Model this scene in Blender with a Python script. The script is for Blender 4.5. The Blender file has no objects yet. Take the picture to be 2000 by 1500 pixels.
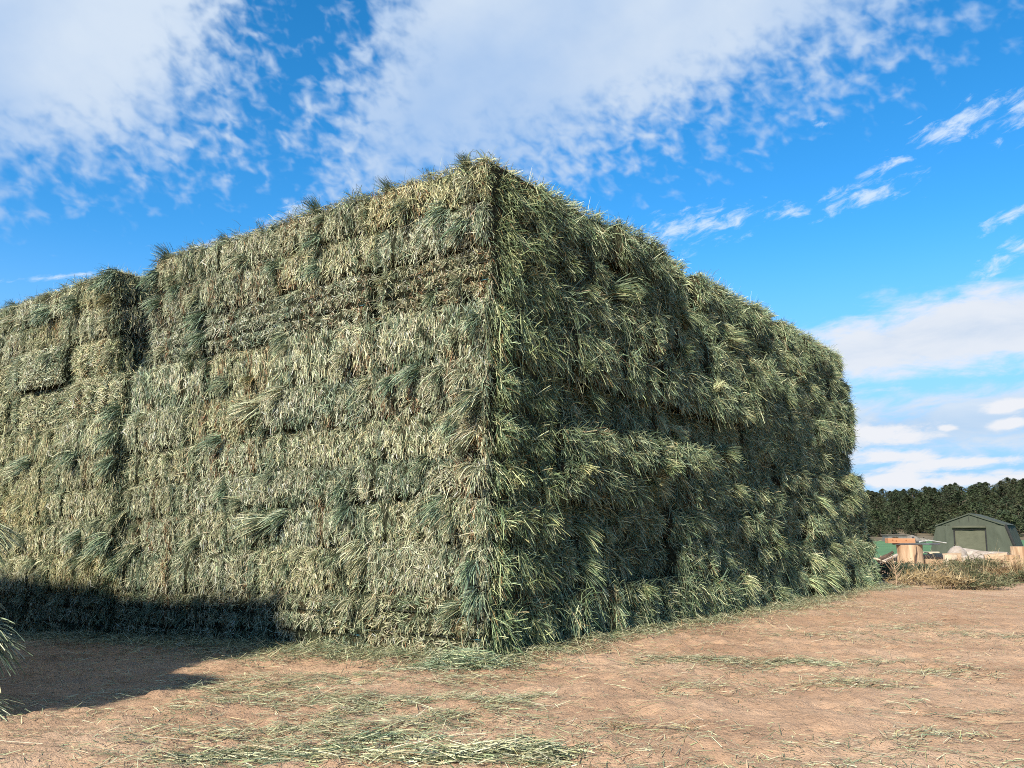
import bpy, math, random
import numpy as np
from mathutils import Matrix, Vector

random.seed(7)
RNG = np.random.default_rng(7)
SC = bpy.context.scene
COL = SC.collection
R = math.radians

# ------------------------------------------------------------------ camera
CAMH = 1.02
PITCH = math.atan(290.0 / 1700.0)
cd = bpy.data.cameras.new('camera')
cam = bpy.data.objects.new('camera', cd)
COL.objects.link(cam)
cam.location = (0, 0, CAMH)
cam.rotation_euler = (math.pi / 2 + PITCH, 0, 0)
cd.sensor_width = 36.0
cd.lens = 36.0 * 1700.0 / 2000.0
cd.clip_start = 0.05
cd.clip_end = 5000
SC.camera = cam

# ------------------------------------------------------------------ sun / exposure
SUN_EL = R(34.0)
BDIR = np.array([0.58687386, 0.80967837, 0.0])      # direction of the shaded wall, away from the camera
ADIR = np.array([-0.80967837, 0.58687386, 0.0])     # direction of the sunlit wall, to the left
NL = -BDIR
NR = -ADIR
az_turn = R(3.6)
hz = NL * math.cos(az_turn) + NR * math.sin(az_turn)
SUNV = np.array([hz[0] * math.cos(SUN_EL), hz[1] * math.cos(SUN_EL), math.sin(SUN_EL)])
sd = bpy.data.lights.new('sun', 'SUN')
sd.energy = 5.0
sd.angle = R(2.2)
sd.color = (1.0, 0.92, 0.77)
sun = bpy.data.objects.new('sun', sd)
COL.objects.link(sun)
sun.rotation_euler = Vector(SUNV).to_track_quat('Z', 'Y').to_euler()
sun.location = (-10, -12, 12)
SC.view_settings.view_transform = 'Standard'
SC.view_settings.look = 'None'
SC.view_settings.gamma = 1.0
SC.view_settings.exposure = 0.98
SC.view_settings.use_curve_mapping = False

# ------------------------------------------------------------------ world: sky with clouds
W = bpy.data.worlds.new('World')
SC.world = W
W.use_nodes = True
nt = W.node_tree
nt.nodes.clear()
SKY_STRENGTH = 0.085


class NB:
    """small helper that writes math nodes"""
    def __init__(self, tree):
        self.t = tree

    def n(self, kind, **kw):
        x = self.t.nodes.new(kind)
        for k, v in kw.items():
            setattr(x, k, v)
        return x

    def put(self, sock, v):
        if hasattr(v, 'is_output'):
            self.t.links.new(v, sock)
        else:
            sock.default_value = v

    def m(self, op, a, b=None, c=None, clamp=False):
        x = self.n('ShaderNodeMath', operation=op, use_clamp=clamp)
        self.put(x.inputs[0], a)
        if b is not None:
            self.put(x.inputs[1], b)
        if c is not None:
            self.put(x.inputs[2], c)
        return x.outputs[0]

    def mix(self, f, a, b):
        x = self.n('ShaderNodeMix', data_type='RGBA')
        self.put(x.inputs[0], f)
        self.put(x.inputs[6], a)
        self.put(x.inputs[7], b)
        return x.outputs[2]

    def noise(self, vec, scale, detail=4, rough=0.55, dist=0.0, dim='3D'):
        x = self.n('ShaderNodeTexNoise', noise_dimensions=dim)
        self.put(x.inputs['Vector'], vec)
        x.inputs['Scale'].default_value = scale
        x.inputs['Detail'].default_value = detail
        x.inputs['Roughness'].default_value = rough
        x.inputs['Distortion'].default_value = dist
        return x.outputs['Fac']

    def sstep(self, v, lo, hi):
        x = self.n('ShaderNodeMapRange', interpolation_type='SMOOTHSTEP')
        self.put(x.inputs[0], v)
        x.inputs[1].default_value = lo
        x.inputs[2].default_value = hi
        return x.outputs[0]

    def comb(self, x, y, z=0.0):
        c = self.n('ShaderNodeCombineXYZ')
        self.put(c.inputs[0], x)
        self.put(c.inputs[1], y)
        self.put(c.inputs[2], z)
        return c.outputs[0]


def sky_uv(px, py):
    cx, cy = (px - 1000) / 1700.0, (750 - py) / 1700.0
    d = np.array([cx, math.cos(PITCH) - cy * math.sin(PITCH), math.sin(PITCH) + cy * math.cos(PITCH)])
    d /= np.linalg.norm(d)
    return math.atan2(d[0], d[1]), math.asin(d[2])


b = NB(nt)
sky = b.n('ShaderNodeTexSky', sky_type='NISHITA')
sky.sun_disc = False
sky.sun_elevation = SUN_EL
sky.sun_rotation = math.atan2(hz[0], hz[1])
sky.altitude = 1900
sky.air_density = 1.0
sky.dust_density = 0.3
sky.ozone_density = 2.5
hsv = b.n('ShaderNodeHueSaturation')
hsv.inputs['Hue'].default_value = 0.494
hsv.inputs['Saturation'].default_value = 1.35
hsv.inputs['Value'].default_value = 1.42
nt.links.new(sky.outputs[0], hsv.inputs['Color'])
tc = b.n('ShaderNodeTexCoord')
sep = b.n('ShaderNodeSeparateXYZ')
nt.links.new(tc.outputs['Generated'], sep.inputs[0])
dx, dy, dz = sep.outputs
U = b.m('ARCTAN2', dx, dy)
V = b.m('ARCSINE', dz)
zz = b.m('ADD', b.m('MAXIMUM', dz, 0.0), 0.12)
PX = b.m('DIVIDE', dx, zz)
PY = b.m('DIVIDE', dy, zz)
PV = b.comb(PX, PY, 0.0)
ST = b.comb(b.m('MULTIPLY', U, 1.0), b.m('MULTIPLY', V, 3.2), 0.3)
UV = b.comb(U, b.m('MULTIPLY', V, 1.15), 0.7)
f_big = b.noise(b.comb(b.m('MULTIPLY', b.m('MULTIPLY_ADD', V, 0.4, U), 0.65), b.m('MULTIPLY', b.m('MULTIPLY_ADD', U, -0.4, V), 1.35), 0.7), 6.0, 5, 0.55, 0.2)
f_low = b.noise(UV, 3.2, 3, 0.5, 0.0)
f_speck = b.noise(b.comb(b.m('MULTIPLY_ADD', V, 0.35, U), b.m('MULTIPLY', V, 1.25), 4.0), 42.0, 2.5, 0.55, 0.25)
f_fine = b.noise(UV, 110.0, 3, 0.6, 0.1)
f_str = b.noise(ST, 13.0, 5, 0.6, 0.4)
f_wisp = b.noise(b.comb(U, b.m('MULTIPLY', b.m('MULTIPLY_ADD', U, -0.28, V), 2.3), 2.0), 36.0, 5, 0.62, 0.35)


def half(p, q):
    """signed distance in radians to the line p-q, positive on the left hand going from p to q on the sky seen upright"""
    (u0, v0), (u1, v1) = sky_uv(*p), sky_uv(*q)
    l = math.hypot(u1 - u0, v1 - v0)
    nx, ny = -(v1 - v0) / l, (u1 - u0) / l
    return b.m('ADD', b.m('MULTIPLY', U, nx), b.m('MULTIPLY_ADD', V, ny, -(u0 * nx + v0 * ny)))


def ell(px, py, rx, ry, rot=0.0):
    u0, v0 = sky_uv(px, py)
    ru, rv = rx / 1760.0, ry / 1760.0
    c, s = math.cos(rot), math.sin(rot)
    du = b.m('SUBTRACT', U, u0)
    dv = b.m('SUBTRACT', V, v0)
    p = b.m('ADD', b.m('MULTIPLY', du, c / ru), b.m('MULTIPLY', dv, s / ru))
    q = b.m('ADD', b.m('MULTIPLY', du, -s / rv), b.m('MULTIPLY', dv, c / rv))
    d = b.m('SQRT', b.m('ADD', b.m('MULTIPLY', p, p), b.m('MULTIPLY', q, q)))
    return b.m('SUBTRACT', 1.0, d)


def mn(*a):
    r = a[0]
    for x in a[1:]:
        r = b.m('MINIMUM', r, x)
    return r


def mx(*a):
    r = a[0]
    for x in a[1:]:
        r = b.m('MAXIMUM', r, x)
    return r


def soft(x):
    return b.m('SUBTRACT', x, 0.5)


# altocumulus sheets overhead: the left sheet and the wide middle sheet
sheetA = mn(half((-100, 425), (400, 315)), half((385, 345), (545, -20)))
sheetB = mn(half((705, -50), (600, 410)), half((985, 395), (2020, -40)))
sheetB = mn(sheetB, b.m('SUBTRACT', 1.2, b.m('ABSOLUTE', U)))
sheetA = mn(sheetA, b.m('SUBTRACT', 1.5, b.m('ABSOLUTE', U)))
sheet = mx(sheetA, sheetB)
edge = b.sstep(sheet, 0.15, 0.0)
val = b.m('ADD', b.m('MULTIPLY', sheet, 15.0), b.m('MULTIPLY_ADD', soft(f_big), 2.4, 0.35))
val = b.m('ADD', val, b.m('MULTIPLY', soft(f_speck), b.m('MULTIPLY_ADD', edge, 3.8, 0.6)))
val = b.m('ADD', val, b.m('MULTIPLY', soft(f_fine), b.m('MULTIPLY_ADD', edge, 0.5, 0.05)))
al_sheet = b.m('MULTIPLY', b.sstep(val, -0.1, 1.9), b.m('ADD', 0.56, b.m('ADD', b.m('MULTIPLY', f_low, 0.58), b.m('MULTIPLY', f_speck, 0.10))), clamp=True)
# wisps
w = mx(ell(1350, 445, 150, 48, 0.1), ell(1680, 382, 120, 30, 0.15), ell(1540, 412, 75, 22, 0.05), ell(1880, 242, 110, 38, 0.2),
       ell(1990, 220, 60, 40, 0.5), ell(1975, 425, 60, 22, 0.2), ell(1965, 505, 75, 26, 0.4), ell(430, 478, 130, 20, 0.25),
       ell(1605, 240, 20, 10), ell(120, 540, 110, 7, 0.25), ell(1730, 325, 60, 14, 0.2), ell(560, 420, 90, 26, 0.6))
al_wisp = b.m('MULTIPLY', b.sstep(b.m('ADD', b.m('MULTIPLY', w, 1.3), b.m('MULTIPLY', soft(f_wisp), 5.0)), 0.2, 1.9), 0.85)
# low layered banks
d1 = mn(half((1905, 540), (1545, 650)), half((2300, 520), (1880, 543)), half((1600, 770), (2100, 712)))
d1 = mn(d1, b.m('SUBTRACT', 0.95, U))
al_d1 = b.sstep(b.m('ADD', b.m('MULTIPLY', d1, 42.0), b.m('ADD', b.m('MULTIPLY', soft(f_str), 3.0), b.m('MULTIPLY', soft(f_wisp), 1.0))), -0.3, 1.1)
d2 = mn(half((2100, 714), (1560, 772)), half((1500, 935), (2100, 900)))
d2 = mn(d2, b.m('SUBTRACT', 0.95, U))
al_d2 = b.m('MULTIPLY', b.sstep(b.m('ADD', b.m('MULTIPLY', d2, 36.0), b.m('ADD', b.m('MULTIPLY', soft(f_str), 3.6), b.m('MULTIPLY', soft(f_wisp), 1.2))), -0.2, 1.4), 0.9)
puff = mx(ell(1735, 850, 125, 34, 0.0), ell(1735, 888, 120, 24, -0.05), ell(1968, 795, 50, 15, 0.12), ell(1975, 829, 50, 16, 0.1),
          ell(1848, 836, 24, 9), ell(1750, 941, 115, 22), ell(1890, 938, 150, 20), ell(1880, 905, 190, 16, 0.03), ell(2020, 930, 140, 22))
al_puff = b.sstep(b.m('ADD', b.m('MULTIPLY', puff, 2.6), b.m('ADD', b.m('MULTIPLY', soft(f_str), 5.0), b.m('MULTIPLY', soft(f_wisp), 2.4))), 0.2, 1.7)
# the same kind of broken cloud goes on over the rest of the sky
rest = b.m('MULTIPLY', b.sstep(b.m('ABSOLUTE', U), 0.75, 1.3), b.sstep(b.noise(PV, 0.55, 4, 0.5), 0.45, 0.7))
rest = b.m('MULTIPLY', rest, b.sstep(b.m('ADD', f_big, b.m('MULTIPLY', soft(f_speck), 0.6)), 0.3, 0.7))
k = 0.645 / SKY_STRENGTH
shade = b.sstep(b.m('ADD', b.m('MULTIPLY', f_low, 0.7), b.m('MULTIPLY', f_big, 0.3)), 0.32, 0.66)
c_sheet = b.mix(shade, (0.34 * k, 0.48 * k, 0.70 * k, 1), (0.53 * k, 0.615 * k, 0.725 * k, 1))
lit = b.sstep(b.m('ADD', b.m('MULTIPLY', d1, 9.0), b.m('MULTIPLY', soft(f_str), -0.8)), 0.15, 0.9)
c_d1 = b.mix(lit, (0.62 * k, 0.665 * k, 0.735 * k, 1), (0.38 * k, 0.50 * k, 0.67 * k, 1))
lit2 = b.sstep(b.m('ADD', b.m('MULTIPLY', d2, 14.0), b.m('MULTIPLY', soft(f_str), -0.8)), 0.1, 0.9)
c_d2 = b.mix(lit2, (0.56 * k, 0.63 * k, 0.72 * k, 1), (0.36 * k, 0.50 * k, 0.68 * k, 1))
colr = hsv.outputs[0]
colr = b.mix(b.m('MULTIPLY', b.sstep(V, 0.34, 0.04), 0.92), colr, (0.235 * k, 0.44 * k, 0.71 * k, 1))
colr = b.mix(rest, colr, c_sheet)
colr = b.mix(al_sheet, colr, c_sheet)
colr = b.mix(al_wisp, colr, (0.58 * k, 0.68 * k, 0.80 * k, 1))
colr = b.mix(al_d2, colr, c_d2)
colr = b.mix(al_d1, colr, c_d1)
colr = b.mix(al_puff, colr, (0.68 * k, 0.70 * k, 0.745 * k, 1))
bg = b.n('ShaderNodeBackground')
bg.inputs['Strength'].default_value = SKY_STRENGTH
nt.links.new(colr, bg.inputs['Color'])
wo = b.n('ShaderNodeOutputWorld')
nt.links.new(bg.outputs[0], wo.inputs[0])
W.cycles.sampling_method = 'MANUAL'
W.cycles.sample_map_resolution = 512

# ------------------------------------------------------------------ helpers
def hash2(ix, iy, seed):
    h = (ix.astype(np.int64) * 374761393 + iy.astype(np.int64) * 668265263 + seed * 974711) & 0x7fffffff
    h = ((h ^ (h >> 13)) * 1274126177) & 0x7fffffff
    return ((h ^ (h >> 16)) & 0xffff) / 65535.0


def vnoise(x, y, seed=0):
    x = np.asarray(x, float)
    y = np.asarray(y, float)
    ix, iy = np.floor(x), np.floor(y)
    fx, fy = x - ix, y - iy
    fx = fx * fx * (3 - 2 * fx)
    fy = fy * fy * (3 - 2 * fy)
    a = hash2(ix, iy, seed)
    b_ = hash2(ix + 1, iy, seed)
    c = hash2(ix, iy + 1, seed)
    d = hash2(ix + 1, iy + 1, seed)
    return (a * (1 - fx) + b_ * fx) * (1 - fy) + (c * (1 - fx) + d * fx) * fy


def fbm(x, y, seed=0, oct=4):
    s, a, t = 0.0, 0.5, 0.0
    for i in range(oct):
        s = s + a * vnoise(x * 2 ** i, y * 2 ** i, seed + 31 * i)
        t += a
        a *= 0.5
    return s / t


def sstep(x, lo, hi):
    t = np.clip((np.asarray(x, float) - lo) / (hi - lo), 0, 1)
    return t * t * (3 - 2 * t)


def unit(v):
    return v / np.maximum(np.linalg.norm(v, axis=-1, keepdims=True), 1e-9)


def mesh_np(name, verts, faces, tint=None, smooth=False):
    """verts (n,3), faces (m,4) or (m,3)"""
    verts = np.asarray(verts, np.float32)
    faces = np.asarray(faces, np.int32)
    me = bpy.data.meshes.new(name)
    nv, (nf, k) = len(verts), faces.shape
    me.vertices.add(nv)
    me.vertices.foreach_set('co', verts.ravel())
    me.loops.add(nf * k)
    me.loops.foreach_set('vertex_index', faces.ravel())
    me.polygons.add(nf)
    me.polygons.foreach_set('loop_start', np.arange(0, nf * k, k, dtype=np.int32))
    me.polygons.foreach_set('loop_total', np.full(nf, k, np.int32))
    me.polygons.foreach_set('use_smooth', np.full(nf, smooth, bool))
    if tint is not None:
        at = me.attributes.new('tint', 'FLOAT_COLOR', 'POINT')
        c = np.ones((nv, 4), np.float32)
        c[:, :3] = tint
        at.data.foreach_set('color', c.ravel())
    me.update(calc_edges=True)
    me.validate()
    return me


class Blades:
    """collects thin tapered leaf strips"""
    def __init__(self):
        self.v, self.f, self.c, self.n = [], [], [], 0

    def add(self, P, D, L, Wd, tint, droop=0.0, curl=0.0, nseg=2, taper=0.75, rng=RNG, flat=None):
        N = len(P)
        if N == 0:
            return
        D = unit(np.asarray(D, float))
        L = np.broadcast_to(np.asarray(L, float), (N,))
        Wd = np.broadcast_to(np.asarray(Wd, float), (N,))
        dr = np.broadcast_to(np.asarray(droop, float), (N,))
        side = np.cross(D, unit(rng.normal(size=(N, 3))))
        if flat is not None:                                       # width kept near a plane with this normal
            s2 = np.cross(D, np.asarray(flat, float))
            side = side * 0.45 + unit(s2)
        side = unit(side)
        cv = unit(rng.normal(size=(N, 3))) * np.asarray(curl).reshape(-1, 1) if np.ndim(curl) else unit(rng.normal(size=(N, 3))) * curl
        t = np.linspace(0, 1, nseg + 1)
        pos = P[:, None, :] + D[:, None, :] * (L[:, None] * t)[:, :, None]
        pos = pos + cv[:, None, :] * (L[:, None] * t ** 2)[:, :, None]
        pos[:, :, 2] -= dr[:, None] * L[:, None] * t ** 2
        w = (Wd[:, None] * (1 - taper * t ** 1.5))[:, :, None] * 0.5
        vs = np.stack([pos - side[:, None, :] * w, pos + side[:, None, :] * w], axis=2)     # N,k,2,3
        k = nseg + 1
        base = self.n + np.arange(N)[:, None] * (2 * k) + (np.arange(nseg) * 2)[None, :]
        q = np.stack([base, base + 1, base + 3, base + 2], axis=-1).reshape(-1, 4)
        self.v.append(vs.reshape(-1, 3))
        self.f.append(q)
        self.c.append(np.repeat(np.asarray(tint, float), 2 * k, axis=0))
        self.n += N * 2 * k

    def mesh(self, name):
        return mesh_np(name, np.concatenate(self.v), np.concatenate(self.f), np.concatenate(self.c))


def link(o, parent=None):
    COL.objects.link(o)
    if parent is not None:
        o.parent = parent
    return o


def obj(name, me, m=None, parent=None, kind=None):
    o = bpy.data.objects.new(name, me)
    if m is not None and len(me.materials) == 0:
        me.materials.append(m)
    if kind:
        o['kind'] = kind
    return link(o, parent)


def tag(o, label, cat, group=None):
    o['label'] = label
    o['category'] = cat
    if group:
        o['group'] = group
    return o


class MB:
    """plain polygon collector for solid objects"""
    def __init__(self):
        self.v, self.f = [], []

    def poly(self, pts, faces):
        n = len(self.v)
        self.v += [tuple(p) for p in pts]
        self.f += [tuple(i + n for i in f) for f in faces]
        return self

    def box(self, c, s, rz=0.0, ry=0.0, jit=0.0, taper=1.0):
        m = Matrix.Rotation(rz, 3, 'Z') @ Matrix.Rotation(ry, 3, 'Y')
        pts = []
        for z in (-1, 1):
            k = taper if z > 0 else 1.0
            for x, y in ((-1, -1), (1, -1), (1, 1), (-1, 1)):
                p = Vector((x * s[0] / 2 * k, y * s[1] / 2 * k, z * s[2] / 2))
                p += Vector([random.uniform(-jit, jit) for _ in range(3)])
                pts.append(m @ p + Vector(c))
        return self.poly(pts, [(0, 3, 2, 1), (4, 5, 6, 7), (0, 1, 5, 4), (1, 2, 6, 5), (2, 3, 7, 6), (3, 0, 4, 7)])

    def tube(self, path, radii, n=10, wob=0.0, cap=True):
        path = [Vector(p) for p in path]
        rings = []
        for i, p in enumerate(path):
            d = (path[min(i + 1, len(path) - 1)] - path[max(i - 1, 0)]).normalized()
            up = Vector((0, 0, 1)) if abs(d.z) < 0.9 else Vector((1, 0, 0))
            s = d.cross(up).normalized()
            t = s.cross(d).normalized()
            rings.append([p + (s * math.cos(2 * math.pi * j / n) + t * math.sin(2 * math.pi * j / n)) * radii[i] * (1 + random.uniform(-wob, wob)) for j in range(n)])
        base = len(self.v)
        for r_ in rings:
            self.v += [tuple(p) for p in r_]
        for i in range(len(rings) - 1):
            for j in range(n):
                a0 = base + i * n + j
                a1 = base + i * n + (j + 1) % n
                self.f.append((a0, a1, a1 + n, a0 + n))
        if cap:
            self.f.append(tuple(base + j for j in reversed(range(n))))
            self.f.append(tuple(base + (len(rings) - 1) * n + j for j in range(n)))
        return self

    def build(self, name, m, parent=None, bevel=0.0, smooth=False):
        me = bpy.data.meshes.new(name)
        me.from_pydata(self.v, [], self.f)
        me.update()
        me.materials.append(m)
        if smooth:
            me.polygons.foreach_set('use_smooth', [True] * len(me.polygons))
        o = bpy.data.objects.new(name, me)
        link(o, parent)
        if bevel > 0:
            bv = o.modifiers.new('bevel', 'BEVEL')
            bv.width = bevel
            bv.segments = 2
        return o


# ------------------------------------------------------------------ materials
def mat(name, rough=0.8, spec=0.3):
    m = bpy.data.materials.new(name)
    m.use_nodes = True
    t = m.node_tree
    p = t.nodes['Principled BSDF']
    p.inputs['Roughness'].default_value = rough
    p.inputs['Specular IOR Level'].default_value = spec
    return m, NB(t), p


def ramp(b_, fac, stops):
    r_ = b_.n('ShaderNodeValToRGB')
    b_.put(r_.inputs[0], fac)
    e = r_.color_ramp.elements
    while len(e) < len(stops):
        e.new(0.5)
    for i, (p, c) in enumerate(stops):
        e[i].position = p
        e[i].color = (*c, 1)
    return r_.outputs[0]


def bump(b_, p, h, strength, dist):
    n = b_.n('ShaderNodeBump')
    n.inputs['Strength'].default_value = strength
    n.inputs['Distance'].default_value = dist
    b_.put(n.inputs['Height'], h)
    b_.t.links.new(n.outputs[0], p.inputs['Normal'])


def objco(b_):
    return b_.n('ShaderNodeTexCoord').outputs['Object']


def mat_straw(name, transl=0.07, rough=0.62):
    m, q, p = mat(name, rough, 0.35)
    at = q.n('ShaderNodeAttribute', attribute_name='tint')
    oi = q.n('ShaderNodeObjectInfo')
    mul = q.n('ShaderNodeMix', data_type='RGBA', blend_type='MULTIPLY')
    mul.inputs[0].default_value = 1.0
    q.put(mul.inputs[6], at.outputs['Color'])
    q.put(mul.inputs[7], oi.outputs['Color'])
    q.put(p.inputs['Base Color'], mul.outputs[2])
    tr = q.n('ShaderNodeBsdfTranslucent')
    q.put(tr.inputs[0], mul.outputs[2])
    mx_ = q.n('ShaderNodeMixShader')
    mx_.inputs[0].default_value = transl
    q.t.links.new(p.outputs[0], mx_.inputs[1])
    q.t.links.new(tr.outputs[0], mx_.inputs[2])
    q.t.links.new(mx_.outputs[0], q.t.nodes['Material Output'].inputs[0])
    return m


M_STRAW = mat_straw('straw_blades')
M_LEAF = mat_straw('leaves', 0.12, 0.95)
M_LEAF.node_tree.nodes['Principled BSDF'].inputs['Specular IOR Level'].default_value = 0.08


def mat_core_shade():
    m, q, p = mat('packed_hay', 0.9, 0.1)  # hay body darkened: shade of the gaps between strands is in its colour
    co = objco(q)
    mp = q.n('ShaderNodeMapping')
    mp.inputs['Scale'].default_value = (1.0, 1.0, 0.22)
    q.put(mp.inputs[0], co)
    f = q.noise(mp.outputs[0], 95.0, 5, 0.75, 0.3)
    g = q.noise(co, 5.0, 4, 0.6)
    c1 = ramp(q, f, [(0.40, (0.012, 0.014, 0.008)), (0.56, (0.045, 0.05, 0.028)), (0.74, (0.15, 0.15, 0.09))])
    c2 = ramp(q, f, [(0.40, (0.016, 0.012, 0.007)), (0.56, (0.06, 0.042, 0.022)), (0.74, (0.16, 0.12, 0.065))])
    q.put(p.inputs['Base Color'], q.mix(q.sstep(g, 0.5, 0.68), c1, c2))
    bump(q, p, f, 1.0, 0.02)
    return m


M_CORE_SHADE = mat_core_shade()


def mat_twine():
    m, q, p = mat('twine', 0.6, 0.3)
    f = q.noise(objco(q), 9.0, 3)
    q.put(p.inputs['Base Color'], ramp(q, f, [(0.5, (0.025, 0.028, 0.022)), (0.62, (0.03, 0.04, 0.04)), (0.70, (0.03, 0.13, 0.18))]))
    return m


M_TWINE = mat_twine()


def mat_dirt():
    m, q, p = mat('dirt', 0.95, 0.12)
    co = objco(q)
    a = q.noise(co, 0.8, 5, 0.6, 0.3)
    c = q.noise(co, 9.0, 5, 0.7)
    d = q.noise(co, 70.0, 4, 0.7)
    base = ramp(q, a, [(0.3, (0.29, 0.178, 0.112)), (0.5, (0.37, 0.24, 0.155)), (0.7, (0.43, 0.295, 0.20))])
    base = q.mix(q.m('MULTIPLY', q.sstep(c, 0.52, 0.75), 0.4), base, (0.24, 0.135, 0.075, 1))
    base = q.mix(q.m('MULTIPLY', q.sstep(d, 0.56, 0.72), 0.5), base, (0.15, 0.09, 0.055, 1))
    base = q.mix(q.m('MULTIPLY', q.sstep(d, 0.44, 0.3), 0.35), base, (0.40, 0.31, 0.22, 1))
    q.put(p.inputs['Base Color'], base)
    h = q.m('ADD', q.m('MULTIPLY', c, 1.0), q.m('MULTIPLY', d, 0.35))
    bump(q, p, h, 0.9, 0.035)
    return m


def mat_simple(name, stops, scale=6.0, rough=0.8, stretch=(1, 1, 1), bstr=0.3, bdist=0.01, detail=5, spec=0.25):
    m, q, p = mat(name, rough, spec)
    mp = q.n('ShaderNodeMapping')
    mp.inputs['Scale'].default_value = stretch
    q.put(mp.inputs[0], objco(q))
    f = q.noise(mp.outputs[0], scale, detail, 0.65, 0.2)
    q.put(p.inputs['Base Color'], ramp(q, f, stops))
    if bstr:
        bump(q, p, f, bstr, bdist)
    return m


M_DIRT = mat_dirt()
M_FIELD = mat_simple('field_crop', [(0.3, (0.05, 0.11, 0.045)), (0.55, (0.08, 0.165, 0.07)), (0.75, (0.12, 0.20, 0.09))], 0.5, 0.9, (0.25, 1, 1), 0.6, 0.3)
M_HILL = mat_simple('hill_soil', [(0.3, (0.06, 0.055, 0.032)), (0.5, (0.12, 0.095, 0.06)), (0.7, (0.20, 0.15, 0.10))], 0.09, 0.95, (1, 1, 1), 0.4, 0.5)
M_BARK = mat_simple('bark', [(0.3, (0.05, 0.04, 0.03)), (0.7, (0.13, 0.10, 0.075))], 3.0, 0.9, (1, 1, 0.3))
M_STUMP = mat_simple('peeled_wood', [(0.32, (0.20, 0.11, 0.06)), (0.48, (0.31, 0.205, 0.125)), (0.68, (0.43, 0.32, 0.215))], 7.0, 0.8, (1, 1, 0.10), 0.5, 0.03)
M_BEAM = mat_simple('fresh_timber', [(0.3, (0.29, 0.135, 0.065)), (0.7, (0.38, 0.20, 0.105))], 4.0, 0.7, (0.3, 3, 3), 0.15, 0.01)
M_KNOT = mat_simple('timber_knot', [(0.3, (0.22, 0.08, 0.03)), (0.7, (0.30, 0.12, 0.05))], 8.0)
M_ENDGRAIN = mat_simple('end_grain', [(0.3, (0.26, 0.15, 0.08)), (0.7, (0.38, 0.24, 0.14))], 9.0)
M_GREYLOG = mat_simple('weathered_wood', [(0.3, (0.16, 0.13, 0.11)), (0.5, (0.25, 0.21, 0.18)), (0.7, (0.36, 0.32, 0.28))], 5.0, 0.9, (0.25, 1, 1), 0.6, 0.04)
M_TANLOG = mat_simple('tan_wood', [(0.3, (0.23, 0.155, 0.10)), (0.7, (0.37, 0.27, 0.18))], 5.0, 0.9, (0.25, 1, 1), 0.4, 0.02)
M_DARKWOOD_SHADE = mat_simple('charred_wood_and_shade', [(0.3, (0.02, 0.016, 0.012)), (0.7, (0.09, 0.06, 0.045))], 5.0, 0.9)  # charred branch, also painted shade in the stump split and shed opening
M_PALEWOOD = mat_simple('pale_wood', [(0.3, (0.42, 0.33, 0.23)), (0.7, (0.55, 0.46, 0.35))], 6.0, 0.8)
M_METAL = mat_simple('dark_metal', [(0.3, (0.03, 0.03, 0.035)), (0.7, (0.09, 0.09, 0.10))], 6.0, 0.5)
M_WHITE = mat_simple('bleached_bone_white', [(0.3, (0.24, 0.235, 0.215)), (0.7, (0.40, 0.39, 0.36))], 6.0, 0.6)
M_SHED = mat_simple('weathered_sheet', [(0.3, (0.09, 0.085, 0.08)), (0.7, (0.17, 0.16, 0.15))], 1.5, 0.7, (3, 1, 0.3))
M_CANVAS = mat_simple('green_canvas', [(0.3, (0.046, 0.053, 0.039)), (0.6, (0.058, 0.066, 0.049)), (0.8, (0.072, 0.081, 0.06))], 1.6, 0.9, (1, 1, 0.5), 0.8, 0.12)
M_CANVAS2 = mat_simple('faded_canvas', [(0.3, (0.062, 0.064, 0.044)), (0.7, (0.088, 0.09, 0.062))], 2.0, 0.9, (1, 1, 1.5), 0.6, 0.08)
M_BLACK = mat_simple('black_webbing', [(0.3, (0.012, 0.012, 0.012)), (0.7, (0.03, 0.03, 0.03))], 6.0, 0.8)
M_ROCK = mat_simple('pale_rock', [(0.3, (0.11, 0.095, 0.08)), (0.7, (0.20, 0.18, 0.155))], 2.0, 0.9)

# ------------------------------------------------------------------ ground
CX, CY = -0.2323, 7.4575


def gz(x, y, fine=True):
    """ground height"""
    x = np.asarray(x, float)
    y = np.asarray(y, float)
    l = (x - CX) * ADIR[0] + (y - CY) * ADIR[1]
    r_ = (x - CX) * BDIR[0] + (y - CY) * BDIR[1]
    z = -0.04 * np.clip(l, 0, 14) * sstep(r_, -5.5, -0.5)
    z = z - 0.6 * sstep(y, 20, 58) + 0.87 * sstep(y, 62, 132)
    if fine:
        near = sstep(y, 45, 20)
        z = z + near * ((fbm(x * 0.45, y * 0.45, 5) - 0.5) * 0.10 + (fbm(x * 2.1, y * 2.6, 9) - 0.5) * 0.055)
        rut = fbm(x * 0.9 + y * 0.25, y * 0.30, 21, 3)
        z = z - near * 0.022 * sstep(rut, 0.58, 0.72)
        z = z + sstep(y, 20, 10) * ((np.power(fbm(x * 9, y * 9, 13, 3), 2) - 0.25) * 0.05 - 0.02 * sstep(fbm(x * 4.3, y * 5.5, 91, 3), 0.66, 0.78) + 0.016 * sstep(fbm(x * 6.5, y * 7.5, 47, 3), 0.68, 0.80))
    return z


def axis(parts):
    a = []
    for lo, hi, st in parts:
        a.append(np.arange(lo, hi, st))
    return np.concatenate(a + [[parts[-1][1]]])


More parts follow.
